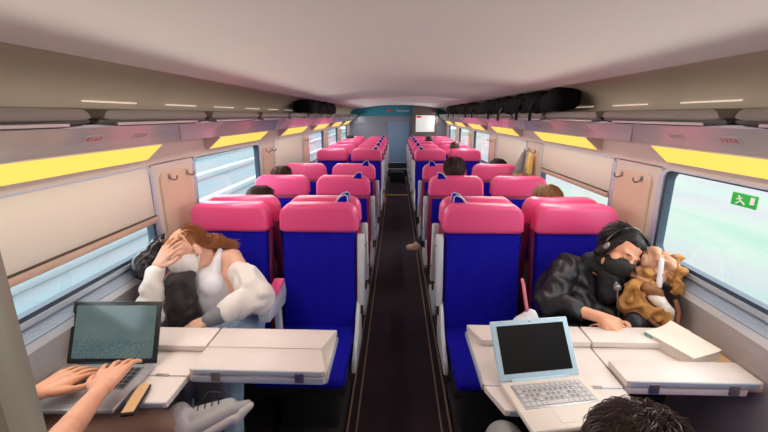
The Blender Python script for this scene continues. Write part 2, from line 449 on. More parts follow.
# rack trays and the little LED slots above them
for s, sd in ((-1, 'left'), (1, 'right')):
    for k in range(12):
        y0 = .58 + .845 * k; y1 = y0 + .76
        if y1 > YF: continue
        t = thing('rack_tray', 'grey luggage rack tray, %s along the %s wall' % (ORD[k] if k else 'nearest', sd), 'rack',
                  (s * 1.18, (y0 + y1) / 2, 1.64), 0, 'rack trays along the %s wall' % sd)
        L = .38
        bm = bmesh.new()
        # front lip seen from the aisle: a long bar with tapering rounded ends
        pf = [(-L, .052), (-L + .02, .062), (L - .02, .062), (L, .052), (L + .015, .03), (L - .02, .022), (-L + .02, .022), (-L - .015, .03)]
        prism(bm, pf, 'x', -s * .105, s * .11, .007, 2); link('lip', bm, M['tray'], t)
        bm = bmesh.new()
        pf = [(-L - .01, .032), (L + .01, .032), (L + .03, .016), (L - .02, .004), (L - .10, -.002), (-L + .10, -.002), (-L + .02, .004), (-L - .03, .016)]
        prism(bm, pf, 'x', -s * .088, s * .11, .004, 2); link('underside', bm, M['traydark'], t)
        bm = bmesh.new(); rbox(bm, (-s * .084, 0, .008), (.018, 2 * L - .14, .012), .004); link('lens', bm, M['trayclear'], t)
    for k in range(6):
        y = 1.76 + .585 * k
        bm = bmesh.new(); rbox(bm, (s * 1.2905, y, 1.735), (.006, .34, .006), .002, 1)
        tag(link('rack_light', bm, M['led']), 'thin lit slot in the %s luggage recess, %s from the camera' % (sd, ORD[k] if k else 'nearest'), 'light', 'lit slots in the %s recess' % sd)

# seat number plates on the cove
for s, sd in ((-1, 'left'), (1, 'right')):
    for k in range(3):
        for j, (dy, mt) in enumerate(((-.16, 'red'), (.12, 'mgrey'))):
            y = 1.62 + 1.69 * k + dy
            t = thing('seat_number_plate', '%s seat number plate on the %s cove above %s window, %s of its pair' % ('red-marked' if j == 0 else 'grey-marked', sd, ORD[k], 'nearer' if j == 0 else 'farther'), 'sign',
                      (s * 1.1668, y, 1.5935))
            rot = Matrix.Rotation(s * R(-51), 4, 'Y')
            bm = bmesh.new(); rbox(bm, (0, 0, 0), (.034, .10, .003), .001, 1, Matrix.Rotation(s * R(47.3), 4, 'Y')); link('plate', bm, M['cove'], t)
            bm = bmesh.new()
            nx, nz = -s * .735, -.678          # outward of the cove face
            tx, tz = -s * .678, .735
            for q in range(4):
                yy = -.030 + q * .020; hh = .005 if q % 2 else .008
                rbox(bm, (nx * .0028 + tx * .007, yy, nz * .0028 + tz * .007), (.005, .006, .0012), 0, 1, Matrix.Rotation(s * R(47.3), 4, 'Y'))
                rbox(bm, (nx * .0028 - tx * .003, yy, nz * .0028 - tz * .003), (hh, .009, .0012), 0, 1, Matrix.Rotation(s * R(47.3), 4, 'Y'))
            link('pictograms', bm, M[mt], t)

# exit sign on the near right window
ex = thing('exit_sign', 'green emergency exit sticker with running figure on right window', 'sign', (1.3295, 1.53, 1.358))
bm = bmesh.new(); rbox(bm, (0, 0, 0), (.004, .115, .05), .001, 1); link('plate', bm, M['green'], ex)
bm = bmesh.new()
X = -.004
ell(bm, (X, .0215, .0125), (.002, .005, .005), None, 10, 8)
for p, q in (((.020, .008), (.012, -.004)), ((.018, .006), (.030, .000)), ((.018, .006), (.006, .008)), ((.012, -.004), (.022, -.012)), ((.012, -.004), (-.002, -.010)), ((.022, -.012), (.030, -.018)), ((-.002, -.010), (-.008, -.016))):
    tube(bm, [(X, *p), (X, *q)], .0028, 6)
link('running_figure', bm, M['white'], ex)
bm = bmesh.new(); rbox(bm, (X, -.040, .004), (.003, .018, .028)); link('door_symbol', bm, M['white'], ex)

# ------------------------------------------------------------------ outside world
def ground_mat(name, cols, scale, stretch):
    m = mat(name, cols[0], .9); nt = m.node_tree; b = nt.nodes['Principled BSDF']
    tc = nt.nodes.new('ShaderNodeTexCoord'); mp = nt.nodes.new('ShaderNodeMapping'); mp.inputs['Scale'].default_value = stretch
    n = nt.nodes.new('ShaderNodeTexNoise'); n.inputs['Scale'].default_value = scale; n.inputs['Detail'].default_value = 5
    nt.links.new(tc.outputs['Object'], mp.inputs[0]); nt.links.new(mp.outputs[0], n.inputs['Vector'])
    rp = nt.nodes.new('ShaderNodeValToRGB'); e = rp.color_ramp.elements
    e[0].position = .25; e[1].position = .75; e[0].color = (*cols[0], 1); e[1].color = (*cols[-1], 1)
    for i, c in enumerate(cols[1:-1]):
        q = e.new(.25 + .5 * (i + 1) / (len(cols) - 1)); q.color = (*c, 1)
    nt.links.new(n.outputs['Fac'], rp.inputs[0]); nt.links.new(rp.outputs[0], b.inputs['Base Color'])
    return m
gL = ground_mat('pale_trackside_gravel', [(.07, .125, .14), (.11, .17, .185), (.16, .165, .175), (.085, .15, .17)], .5, (1, .12, 1))
gR = ground_mat('pale_trackside_meadow', [(.12, .20, .15), (.19, .225, .18), (.20, .19, .185), (.13, .205, .175)], .35, (1, .15, 1))
bm = bmesh.new(); rbox(bm, (-32, 30, -2.7), (60.9, 200, .2)); struct('ground_left', bm, gL)
bm = bmesh.new(); rbox(bm, (32, 30, -2.7), (60.9, 200, .2)); struct('ground_right', bm, gR)
railm = mat('outside_white_rail', (.28, .31, .32), .5)
for i, (x, z, w) in enumerate(((-4.2, -2.45, .12), (-5.7, -2.45, .12), (-9.5, -2.3, .35), (-13.5, -2.2, .5), (-20, -2.2, .8))):
    bm = bmesh.new(); rbox(bm, (x, 30, (z - 2.6) / 2), (w, 180, z + 2.6), .02)
    tag(link('trackside_rail', bm, railm), 'pale line running beside the train outside left windows, %s outwards' % ORD[i], 'rail', 'trackside lines')

# ------------------------------------------------------------------ seats (built facing -Y, headrest centre at y = 0)
def headrest_bm(w=.464):
    bm = bmesh.new(); h = w / 2
    pf = [(-h, 1.03), (-h + .012, 1.008), (h - .012, 1.008), (h, 1.03), (h - .004, 1.12), (h - .022, 1.160), (h - .06, 1.178), (-h + .06, 1.178), (-h + .022, 1.160), (-h + .004, 1.12)]
    prism(bm, pf, 'y', -.062, .062, .026, 4); return bm
def make_seat(kind):
    # kind: 'p' aisle side at local +x, 'm' aisle side at local -x, 'w' window seat
    t = thing('train_seat', '', 'seat', (0, -50, 0), 0)
    link('headrest', headrest_bm(), M['pink'], t)
    bm = bmesh.new()
    prism(bm, [(-.155, .43), (-.130, .40), (-.06, .40), (.022, 1.012), (-.045, 1.012), (-.085, .80), (-.125, .60)], 'x', -.215, .215, .018, 3)
    link('backrest', bm, M['blue'], t)
    bm = bmesh.new()
    prism(bm, [(-.10, .42), (-.62, .40), (-.665, .425), (-.675, .455), (-.645, .478), (-.55, .482), (-.10, .455)], 'x', -.215, .215, .02, 3)
    link('seat_cushion', bm, M['blue'], t)
    bm = bmesh.new()
    prism(bm, [(-.10, .33), (-.045, .33), (.062, .97), (.062, 1.03), (.018, 1.03)], 'x', -.228, .228, .012, 2)
    sh = link('shell', bm, M['shell'], t)
    bm = bmesh.new()
    Q = Matrix.Rotation(R(-9.5), 4, 'X')
    rbox(bm, (0, .046, .885), (.41, .012, .22), .005, 2, Q); link('rear_fabric', bm, M['blue'], sh)
    bm = bmesh.new(); rbox(bm, (0, .008, .655), (.39, .02, .20), .008, 2, Q); link('rear_tray', bm, M['mgrey'], sh)
    bm = bmesh.new(); rbox(bm, (0, -.33, .345), (.42, .50, .07), .015); rbox(bm, (0, -.32, .17), (.30, .34, .30), .02); rbox(bm, (0, -.32, .02), (.36, .46, .04), .01)
    link('pedestal', bm, M['dgrey'], t)
    if kind != 'w':
        q = 1 if kind == 'p' else -1
        bm = bmesh.new()
        prism(bm, [(-.115, .575), (-.06, .575), (.015, .96), (.0, .995), (-.03, 1.0), (-.06, .985)], 'x', q * .228, q * .270, .010, 3)
        ar = link('armrest', bm, M['lgrey'], t)
        bm = bmesh.new(); tube(bm, [(q * .262, -.045, .70), (q * .276, -.045, .70)], .008, 10); tube(bm, [(q * .262, -.03, .93), (q * .276, -.03, .93)], .008, 10); link('bolt', bm, M['steel'], ar)
        bm = bmesh.new(); rbox(bm, (q * .243, -.075, .545), (.03, .055, .07), .008); link('armrest_hinge', bm, M['black'], t)
        bm = bmesh.new()
        prism(bm, [(-.03, .58), (-.10, .60), (-.17, .54), (-.23, .46), (-.40, .40), (-.42, .33), (-.06, .31), (-.02, .36)], 'x', q * .222, q * .246, .007, 2)
        link('side_panel', bm, M['lgrey'], t)
        # grab loop on the aisle corner
        bm = bmesh.new()
        tube(bm, [(q * .085, .05, 1.17), (q * .120, .05, 1.207), (q * .150, .05, 1.218), (q * .163, .05, 1.21), (q * .167, .05, 1.16)], .0040, 8)
        hl = link('grab_loop', bm, M['lgrey'], t)
        bm = bmesh.new()
        prism(bm, [(q * .092, 1.165), (q * .122, 1.203), (q * .150, 1.213), (q * .160, 1.206), (q * .163, 1.16)], 'y', .042, .062, .002, 1)
        link('loop_insert', bm, M['blue'], hl)
    return t
P = {k: make_seat(k) for k in 'pmw'}
ROWS = [('N', .44, 1), ('A', 2.235, 0), ('B', 2.43, 1), ('C', 3.31, 1), ('D', 4.16, 1), ('E', 5.95, 0), ('F', 6.15, 1), ('G', 7.0, 1), ('H', 7.87, 1), ('I', 8.74, 1), ('J', 9.62, 1)]
PH = {'N': 'nearest row at the white tables, facing away', 'A': 'row facing the camera across the white tables', 'B': 'row back to back with the table row',
      'C': 'third row beyond the white tables', 'D': 'fourth row beyond the white tables', 'E': 'farther row facing the camera, backrest fully seen',
      'F': 'row just behind the far camera-facing row', 'G': 'second row behind the far camera-facing row', 'H': 'third row behind the far camera-facing row',
      'I': 'last row but one near the end wall', 'J': 'last row before the end wall'}
for nm, y, away in ROWS:
    for s, sd in ((-1, 'left'), (1, 'right')):
        for ax in ('aisle', 'window'):
            x = s * (.482 if ax == 'aisle' else 1.010)
            if ax == 'window': k = 'w'
            else: k = 'p' if (s < 0) != bool(away) else 'm'
            lab = '%s %s seat, %s' % (sd, ax, PH[nm])
            g = 'pink and blue train seats'
            dup(P[k], (x, y, 0), math.pi if away else 0, lab, g)
for k in P:
    for c in list(P[k].children):
        for g in list(c.children): bpy.data.objects.remove(g)
        bpy.data.objects.remove(c)
    bpy.data.objects.remove(P[k])
# fold-down armrest with a pink pad between the two left seats at the table
ar = thing('middle_armrest', 'pink padded grey armrest beside the woman in the cream sweater', 'armrest', (-.705, 2.06, 0))
bm = bmesh.new(); prism(bm, [(.03, .60), (-.26, .635), (-.265, .695), (.05, .735), (.07, .66)], 'x', -.030, .030, .010, 2); link('arm', bm, M['lgrey'], ar)
bm = bmesh.new(); prism(bm, [(.045, .735), (-.255, .696), (-.258, .712), (.045, .757)], 'x', -.032, .032, .009, 2); link('pad', bm, M['pink'], ar)
bm = bmesh.new(); rbox(bm, (0, -.03, .30), (.035, .05, .60), .008); link('post', bm, M['lgrey'], ar)

# ------------------------------------------------------------------ tables
TZ = .72
def quad_leaf(bm, x0o, x1o, yo, x0h, x1h, yh, z0, z1):
    prism(bm, [(x0h, yh), (x1h, yh), (x1o, yo), (x0o, yo)], 'z', z0, z1, .003, 2)
def make_table(s, label, unfolded_near_window, unfolded_near_aisle, y0, y1, hw, xw=1.30):
    t = thing('folding_table', label, 'table', (0, 0, 0))
    ym = (y0 + y1) / 2; xs = .81; xa = .285 if s < 0 else .302
    bm = bmesh.new(); rbox(bm, (s * (xs + xa) / 2, ym, TZ - .014), (xs - xa - .004, y1 - y0, .028), .004); link('fixed_top', bm, M['table'], t)
    bm = bmesh.new(); rbox(bm, (s * (xs + 1.252) / 2, ym, TZ - .014), (1.252 - xs - .004, y1 - y0, .028), .004); link('fixed_top', bm, M['table'], t)
    bm = bmesh.new(); rbox(bm, (s * xs, ym, TZ - .012), (.004, y1 - y0 - .004, .024)); link('joint_strip', bm, M['mgrey'], t)
    bm = bmesh.new(); rbox(bm, (s * (xs + xa) / 2, y0 - .001, TZ - .014), (xs - xa - .02, .006, .026), .002); rbox(bm, (s * (xs + xa) / 2, y1 + .001, TZ - .014), (xs - xa - .02, .006, .026), .002)
    rbox(bm, (s * (xa - .002), ym, TZ - .014), (.006, y1 - y0 - .01, .026), .002)
    link('edge_band', bm, M['edge'], t)
    def leaf(xin, xout, near, unfolded):
        yh = y0 if near else y1
        sg_ = -1 if near else 1
        c = .045 if abs(xin) < .5 else .0
        if unfolded: yo, z0, z1 = yh + sg_ * hw, TZ - .026, TZ - .002; yh2 = yh + sg_ * .004
        else: yo, z0, z1 = yh - sg_ * hw, TZ + .003, TZ + .029; yh2 = yh
        bm = bmesh.new(); quad_leaf(bm, s * (xin + c), s * (xout), yo, s * (xin), s * (xout), yh2, z0, z1)
        lf = link('leaf', bm, M['table'], t)
        bm = bmesh.new()
        e0 = min(yh2, yo); yy = yh2 if not unfolded else yo
        rbox(bm, (s * (xin + xout) / 2 + s * (c / 2 if unfolded else 0), yy - (.001 if near else -.001), (z0 + z1) / 2), (xout - xin - .03 - (c if unfolded else 0), .005, z1 - z0 - .004), .0015)
        link('edge_band', bm, M['edge'], lf)
        for x in (xin + .10, xout - .10):
            bm = bmesh.new()
            if unfolded: rbox(bm, (s * x, yh, TZ - .004), (.05, .014, .010), .002)
            else: rbox(bm, (s * x, yh + sg_ * .002, TZ), (.035, .010, .040), .002)
            link('hinge', bm, M['steel'], lf)
    leaf(xa, xs - .004, True, unfolded_near_aisle); leaf(xa, xs - .004, False, False)
    leaf(xs + .004, xw - .02, True, unfolded_near_window); leaf(xs + .004, xw - .10, False, False)
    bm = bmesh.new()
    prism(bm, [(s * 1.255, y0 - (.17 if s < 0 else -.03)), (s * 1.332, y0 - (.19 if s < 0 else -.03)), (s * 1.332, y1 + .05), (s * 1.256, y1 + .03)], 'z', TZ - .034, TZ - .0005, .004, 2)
    link('wall_ledge', bm, M['orangelit'], t)  # orange cast of the light strips is painted into this ledge colour
    bm = bmesh.new(); rbox(bm, (s * .80, ym, .35), (.10, .09, .66), .015); rbox(bm, (s * .80, ym, .02), (.16, .22, .04), .01); link('leg', bm, M['mgrey'], t)
    bm = bmesh.new(); rbox(bm, (s * .80, ym, .675), (.9, .07, .03), .006); link('beam', bm, M['mgrey'], t)
    return t
make_table(-1, 'cream folding table on the left, aisle leaves folded in, under black laptop', True, False, 1.262, 1.555, .143)
make_table(1, 'cream folding table on the right under the pale blue laptop and book', False, True, 1.245, 1.62, .125, 1.318)

# ------------------------------------------------------------------ laptops
def frame3(o, x, y):
    x = V(x).normalized(); y = V(y); y = (y - x * y.dot(x)).normalized(); z = x.cross(y)
    return Matrix((( x.x, y.x, z.x, o[0]), (x.y, y.y, z.y, o[1]), (x.z, y.z, z.z, o[2]), (0, 0, 0, 1)))
def laptop(label, hinge, ang, w, d, sh, tilt, body, lidm, scrm, bez, keym, dark, light):
    # local: hinge line along x at y=0, keyboard towards -y
    t = thing('laptop', label, 'laptop', hinge, R(ang))
    bm = bmesh.new(); rbox(bm, (0, -d / 2, .010), (w, d, .018), .006, 3); b = link('base', bm, body, t)
    bm = bmesh.new(); kw = w * .80
    kd = d * .46
    rbox(bm, (0, -.028 - kd / 2, .0190), (kw + .014, kd + .012, .002), .0008, 1); kb = link('keyboard_deck', bm, dark, b)
    bm = bmesh.new()
    nr, nc = 5, 13; cw = kw / nc; ch = kd / nr
    for r in range(nr):
        for c in range(nc):
            if r == nr - 1 and 3 < c < 8: continue
            rbox(bm, (-kw / 2 + cw * (c + .5), -.028 - ch * (r + .5), .0212), (cw * .80, ch * .78, .003), .0012, 1)
    rbox(bm, (-kw / 2 + cw * 6, -.028 - ch * (nr - .5), .0212), (cw * 3.9, ch * .78, .003), .0012, 1)
    link('keys', bm, keym, kb)
    if light:
        bm = bmesh.new()
        for r in range(1, 4):
            for c in range(1, 11):
                if random.random() < .75: rbox(bm, (-kw / 2 + cw * (c + .5), -.028 - ch * (r + .5), .0229), (cw * .42, ch * .40, .0012))
        link('key_prints', bm, M['keytop'], kb, False)
    bm = bmesh.new(); rbox(bm, (0, -.028 - kd - .012 - d * .15, .0192), (w * .30, d * .26, .0015), .0006, 1); link('touchpad', bm, light or M['lapsilver'], b)
    bm = bmesh.new(); tube(bm, [(-w * .36, .004, .014), (w * .36, .004, .014)], .008, 10); link('hinge', bm, lidm, b)
    Q = Matrix.Rotation(R(-tilt), 4, 'X')
    bm = bmesh.new(); rbox(bm, (0, .004, sh / 2), (w, .010, sh), .005, 3)
    bm.transform(Matrix.Translation((0, .006, .014)) @ Q); lid = link('lid', bm, lidm, t)
    bm = bmesh.new(); e = bez
    rbox(bm, (0, -.0015, sh / 2 + e * .12), (w - 2 * e, .002, sh - 2.0 * e), .0006, 1)
    # the screen gets its own frame so its generated coordinates stay square to it
    so = link('screen', bm, scrm, lid); so.location = (0, .006, .014); so.rotation_euler = (R(-tilt), 0, 0)
    bm = bmesh.new(); ell(bm, (0, -.002, sh - e * .45), (.003, .001, .003), None, 8, 6); bm.transform(Matrix.Translation((0, .006, .014)) @ Q); link('webcam', bm, M['black'], lid)
    return t
laptop('open black laptop with lit grey-green screen on the left table', (-1.142, 1.300, .718), 2, .355, .250, .240, 24, M['lapsilver'], M['lapdark'], M['screenon'], .018, M['lapdark'], M['mgrey'], None)
laptop('open pale blue and cream laptop with black screen on right table', (.516, 1.264, .718), 10, .318, .232, .216, 34, M['lapwhite'], M['lapbezel'], M['screenoff'], .022, M['key'], M['lapsilver'], M['lapwhite'])
# added slab: orange reflection on the laptop palmrest, built as a solid strip
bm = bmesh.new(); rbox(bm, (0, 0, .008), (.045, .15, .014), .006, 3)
refl = thing('reflection_slab', 'slim slab standing in for orange reflection at right edge of the black laptop', 'reflection_slab', (-.915, 1.115, .722), R(12))
link('body', bm, M['black'], refl); bm = bmesh.new(); rbox(bm, (0, .002, .0158), (.038, .140, .002), .0008, 1); link('back_cover', bm, M['orangelit'], refl)  # orange top face paints the reflected yellow light

# book
bk = thing('book', 'thick cream paperback lying on right table beside the window', 'book', (1.172, 1.49, .722), R(20))
def bookpage(z0, z1, lx, ly): 
    b_ = bmesh.new(); rbox(b_, (0, 0, (z0 + z1) / 2), (lx, ly, z1 - z0), .002, 1); return b_
link('pages', bookpage(.003, .041, .150, .205), M['paper'], bk)
bm = bmesh.new(); rbox(bm, (0, 0, .0015), (.155, .212, .003), .001, 1); link('back_cover', bm, M['cover'], bk)
bm = bmesh.new(); t_ = bmesh.new(); n = 10
lo = [[t_.verts.new((-.0775 + .155 * i / n, y, .042 + .024 * max(0, (i / n - .5)) ** 2 * (1 if y > 0 else .2) * 4)) for i in range(n + 1)] for y in (-.106, .106)]
for i in range(n): t_.faces.new((lo[0][i], lo[0][i + 1], lo[1][i + 1], lo[1][i]))
r_ = bmesh.ops.extrude_face_region(t_, geom=t_.faces[:]); bmesh.ops.translate(t_, verts=[g for g in r_['geom'] if isinstance(g, bmesh.types.BMVert)], vec=(0, 0, .0025))
bmesh.ops.recalc_face_normals(t_, faces=t_.faces); merge(bm, t_); link('front_cover', bm, M['cover'], bk)
bm = bmesh.new(); rbox(bm, (-.0772, .085, .022), (.004, .035, .038), .001, 1); link('spine_label', bm, M['spine'], bk)

# ------------------------------------------------------------------ people
def caps(bm, L):
    for p0, p1, r0, r1 in L: cap(bm, p0, p1, r0, r1)
def hmat(c, f, u):
    f = V(f).normalized(); u = V(u); u = (u - f * u.dot(f)).normalized(); x = f.cross(u)
    return Matrix(((x.x, f.x, u.x, c[0]), (x.y, f.y, u.y, c[1]), (x.z, f.z, u.z, c[2]), (0, 0, 0, 1)))
def head_parts(bm, H):
    t = bmesh.new()
    ell(t, (0, -.012, .035), (.074, .092, .083)); ell(t, (0, .030, -.035), (.060, .062, .080)); ell(t, (0, .066, -.092), (.026, .024, .020))
    cap(t, (-.045, .02, -.075), (0, .062, -.095), .026, .022); cap(t, (.045, .02, -.075), (0, .062, -.095), .026, .022)
    cap(t, (0, .086, .012), (0, .108, -.030), .009, .013); ell(t, (.011, .097, -.034), (.010, .011, .008)); ell(t, (-.011, .097, -.034), (.010, .011, .008))
    cap(t, (-.046, .066, .024), (-.012, .083, .022), .012, .011); cap(t, (.046, .066, .024), (.012, .083, .022), .012, .011)
    for q in (-1, 1):
        ell(t, (q * .031, .073, .002), (.016, .012, .011)); ell(t, (q * .042, .050, -.030), (.026, .030, .026))
        ell(t, (q * .077, -.005, -.012), (.010, .022, .032))
    cap(t, (-.020, .082, -.060), (.020, .082, -.060), .009, .009); cap(t, (-.016, .080, -.070), (.016, .080, -.070), .009, .009)
    cap(t, (0, -.02, -.05), (0, -.035, -.15), .054, .056)
    merge(bm, t, H)
def hand(bm, W, F, N, thumb, curl=18, k=1., spread=1.):
    W = V(W); F = V(F).normalized(); N = V(N); N = (N - F * N.dot(F)).normalized(); L = N.cross(F) * thumb   # L points to the thumb side
    if thumb < 0: pass
    P_ = lambda f, l, n=0: W + F * f * k + L * l * k + N * n * k
    for a, b, r0, r1 in ((-.028, -.036, .013, .012), (-.010, -.013, .015, .0125), (.008, .010, .016, .0125), (.024, .033, .015, .0125)):
        cap(bm, P_(.008, a * .7), P_(.088, b), r0 * k, r1 * k)
    cap(bm, P_(.0, -.012), P_(.06, -.02), .018 * k, .014 * k); cap(bm, P_(.0, .012), P_(.06, .014), .018 * k, .014 * k)
    for off, ln, sp, r in ((.034, .074, .16, .0092), (.0115, .083, .04, .0096), (-.0125, .077, -.07, .0092), (-.035, .060, -.18, .0082)):
        p = P_(.088, off); a = R(curl * .35); d0 = (F + L * sp * spread).normalized()
        for j, fr in enumerate((.45, .31, .24)):
            d = d0 * math.cos(a) - N * math.sin(a); q = p + d * ln * fr * k
            rr = r * (1 - .10 * j) * k; cap(bm, p, q, rr, rr * .93, 10); p = q; a += R(curl)
    # thumb leaves the side of the palm near its base
    p = P_(.022, .024, -.004); q = P_(.052, .052, -.010); r_ = P_(.082, .064, -.016); e = P_(.106, .066, -.020)
    cap(bm, p, q, .016 * k, .012 * k); cap(bm, q, r_, .0115 * k, .0105 * k); cap(bm, r_, e, .0105 * k, .009 * k)
def torso(bm, j, k=1.):
    hl, hr, sl, sr = V(j['hipL']), V(j['hipR']), V(j['shL']), V(j['shR']); nk = V(j['neck'])
    pc = (hl + hr) / 2; scn = (sl + sr) / 2; ch = pc.lerp(scn, .72)
    w = (sl - sr).normalized()
    cap(bm, hl, hr, .105 * k, .105 * k); cap(bm, pc + w * .06, ch + w * .07, .10 * k, .105 * k); cap(bm, pc - w * .06, ch - w * .07, .10 * k, .105 * k)
    cap(bm, ch + w * .065, sl.lerp(sr, .12), .10 * k, .062 * k); cap(bm, ch - w * .065, sr.lerp(sl, .12), .10 * k, .062 * k)
    cap(bm, sl, sr, .058 * k, .058 * k); cap(bm, scn, nk, .072 * k, .052 * k)
def arm(bm, sh, el, wr, k=1., add=0.):
    cap(bm, sh, el, .052 * k + add, .040 * k + add); cap(bm, el, wr, .041 * k + add, .027 * k + add)
def leg(bm, hp, kn, an, k=1., add=0.):
    cap(bm, hp, kn, .082 * k + add, .056 * k + add); cap(bm, kn, an, .055 * k + add, .037 * k + add)
def foot(bm, an, toe, k=1., add=0.):
    an = V(an); toe = V(toe); d = (toe - an)
    cap(bm, an, an + d * .2, .036 * k + add, .034 * k + add); cap(bm, an + V((0, 0, -.03)), toe, .036 * k + add, .026 * k + add)
def lerp(a, b, f): return V(a).lerp(V(b), f)

def passenger(label, x, y, top, hairm, topm, skinm, s_legs=1, longhair=False, lean=0., xl=0., footpos=None):
    """someone seated facing away down the carriage; top = height of the crown"""
    t = thing('person', label, 'person', (x, y, 0))
    hz = top - .118; hc = V((x + lean, y + .09, hz)); nz = hz - .16
    J = dict(hipL=(x - .09, y + .19, .545), hipR=(x + .09, y + .19, .545), shL=(x - .18, y + .14, nz - .06), shR=(x + .18, y + .14, nz - .06), neck=(x + lean * .6, y + .11, nz + .03))
    kl, kr = (x - .10, y + .62, .55), (x + .10, y + .62, .55); al, ar_ = (x - .10, y + .60, .10), (x + .10, y + .60, .10)
    if footpos: al = footpos
    el_l, el_r = (x - .19, y + .28, .76), (x + .19, y + .28, .76); wl, wr_ = (x - .12, y + .50, .70), (x + .12, y + .50, .70)
    H = hmat(hc, (lean * .3, 1, -.12), (lean, .05, 1))
    bm = bmesh.new(); head_parts(bm, H); torso(bm, J); arm(bm, J['shL'], el_l, wl); arm(bm, J['shR'], el_r, wr_)
    leg(bm, J['hipL'], kl, al); leg(bm, J['hipR'], kr, ar_)
    hand(bm, wl, (.3, 1, -.3), (0, .3, 1), -1, 20); hand(bm, wr_, (-.3, 1, -.3), (0, .3, 1), 1, 20)
    remesh('body', bm, skinm, t, .009, 3, (x, y, 0))
    bm = bmesh.new(); torso(bm, J, 1.12); arm(bm, J['shL'], el_l, lerp(el_l, wl, .9), 1, .014); arm(bm, J['shR'], el_r, lerp(el_r, wr_, .9), 1, .014)
    remesh('top', bm, topm, t, .013, 4, (x, y, 0))
    bm = bmesh.new(); cap(bm, J['hipL'], J['hipR'], .115, .115); leg(bm, J['hipL'], kl, lerp(kl, al, .92), 1, .012); leg(bm, J['hipR'], kr, lerp(kr, ar_, .92), 1, .012)
    remesh('trousers', bm, M['navy'], t, .013, 4, (x, y, 0))
    for q, a in enumerate((al, ar_)):
        bm = bmesh.new(); dv = V((-.10, .06, -.05)) if (footpos and q == 0) else V((0, .16, -.05))
        foot(bm, a, V(a) + dv, 1, .012); remesh('shoe', bm, M['beigeshoe'] if footpos else M['black'], t, .010, 3, (x, y, 0))
    bm = bmesh.new(); u = bmesh.new()
    ell(u, (0, -.022, .040), (.086, .098, .088)); ell(u, (0, -.05, -.02), (.080, .065, .075)); ell(u, (0, .03, .075), (.072, .070, .045))
    if longhair:
        ell(u, (0, -.055, -.10), (.090, .05, .11)); cap(u, (-.06, -.03, 0), (-.085, -.04, -.2), .03, .03); cap(u, (.06, -.03, 0), (.085, -.04, -.2), .03, .03)
    merge(bm, u, H); hh = remesh('hair', bm, hairm, t, .007, 2, (x, y, 0), (.010, .03))
    if y < 5: locks('locks', H, (x, y, 0), hairm, hh, 700, int(y * 100), r=.0016, lift=.012)
    return t
def locks(name, H, o, m, parent, n, seed, rx=.086, ry=.099, rz=.088, cz=.038, low=-.3, droop=.6, r=.0009, ln0=.04, lift=.008, face=True):
    bm = bmesh.new(); rnd = random.Random(seed); o = V(o)
    while n:
        a = rnd.uniform(0, 2 * math.pi); p = math.acos(rnd.uniform(low, 1))
        nv = V((math.sin(p) * math.cos(a), math.sin(p) * math.sin(a), math.cos(p)))
        if face and nv.y > .05 and nv.z < .82: continue
        n -= 1
        b0 = V((nv.x * rx, -.022 + nv.y * ry, cz + nv.z * rz))
        f = V((nv.x * .8 + rnd.uniform(-.35, .35), nv.y * .7 - .2 + rnd.uniform(-.35, .35), -droop + rnd.uniform(-.25, .25))); f = (f - nv * f.dot(nv)).normalized()
        L = rnd.uniform(ln0, ln0 * 1.7); h = rnd.uniform(.3, 1) * lift
        tube(bm, [H @ q - o for q in (b0, b0 + f * L * .4 + nv * h, b0 + f * L * .8 + nv * h * .7, b0 + f * L)], [r * .7, r, r * .9, r * .2], 3, False)
    return link(name, bm, m, parent)
GP = 'passengers with only their hair showing over the seats'
passenger('person with tousled blond-brown hair behind the black-jacketed sleeper\'s seat', 0.965, 2.48, 1.222, M['hairblond'], M['greycloth'], M['skin'])
passenger('person with short dark hair above the right aisle headrest, beige shoe in aisle', .490, 3.42, 1.305, M['hairdark'], M['navy'], M['skin'], footpos=(.22, 3.98, .33))
passenger('person with low golden hair at the right window, beside the ochre jacket', 1.07, 3.40, 1.168, M['hairblond'], M['greycloth'], M['skin'])
passenger('person with black hair over right window headrest, in front of full blind', 1.085, 4.25, 1.200, M['hairblack'], M['blackcloth'], M['skin'])
passenger('person with dark hair low behind the sleeping woman\'s headrest', -.945, 2.50, 1.200, M['hairdark'], M['navy'], M['skin'])
passenger('person with dark brown hair at the left window, in front of full blind', -1.06, 3.40, 1.222, M['hairdark'], M['blackcloth'], M['skin'])
passenger('person in orange top leaning left at the right window, far down', .955, 6.20, 1.27, M['hairdark'], M['orangetop'], M['skin'], lean=-.06)
passenger('person with black hair at the left window near end wall', -1.06, 8.80, 1.25, M['hairblack'], M['blackcloth'], M['skin'])
passenger('person with black hair at right aisle, far down near end wall', .62, 7.92, 1.26, M['hairblack'], M['blackcloth'], M['skin'])

# --- person typing on the black laptop (near left)
o = (-.97, .62, 0)
t = thing('person', 'person typing on black laptop at left, legs crossed, grey canvas shoe', 'person', o)
J = dict(hipL=(-1.06, .70, .555), hipR=(-.88, .70, .555), shL=(-1.15, .585, 1.00), shR=(-.80, .585, 1.00), neck=(-.97, .60, 1.07))
elL, elR = (-1.245, .86, .87), (-.875, .770, .875); wL, wR = (-1.200, 1.060, .795), (-.985, 1.060, .812)
knL, anL, toL = (-1.235, 1.12, .590), (-.775, 1.175, .598), (-.600, 1.245, .668)
knR, anR, toR = (-.83, 1.13, .500), (-.84, 1.20, .10), (-.84, 1.38, .05)
bm = bmesh.new(); head_parts(bm, hmat((-.97, .63, 1.235), (0, 1, -.3), (0, .3, 1))); torso(bm, J)
arm(bm, J['shL'], elL, wL, .95); arm(bm, J['shR'], elR, wR, .95); leg(bm, J['hipL'], knL, anL); leg(bm, J['hipR'], knR, anR)
hand(bm, wL, (.34, 1, -.04), (.10, .1, 1), -1, 15, 1.10, 1.2); hand(bm, wR, (-.26, 1, .02), (-.12, .1, 1), 1, 17, 1.18, 1.5)
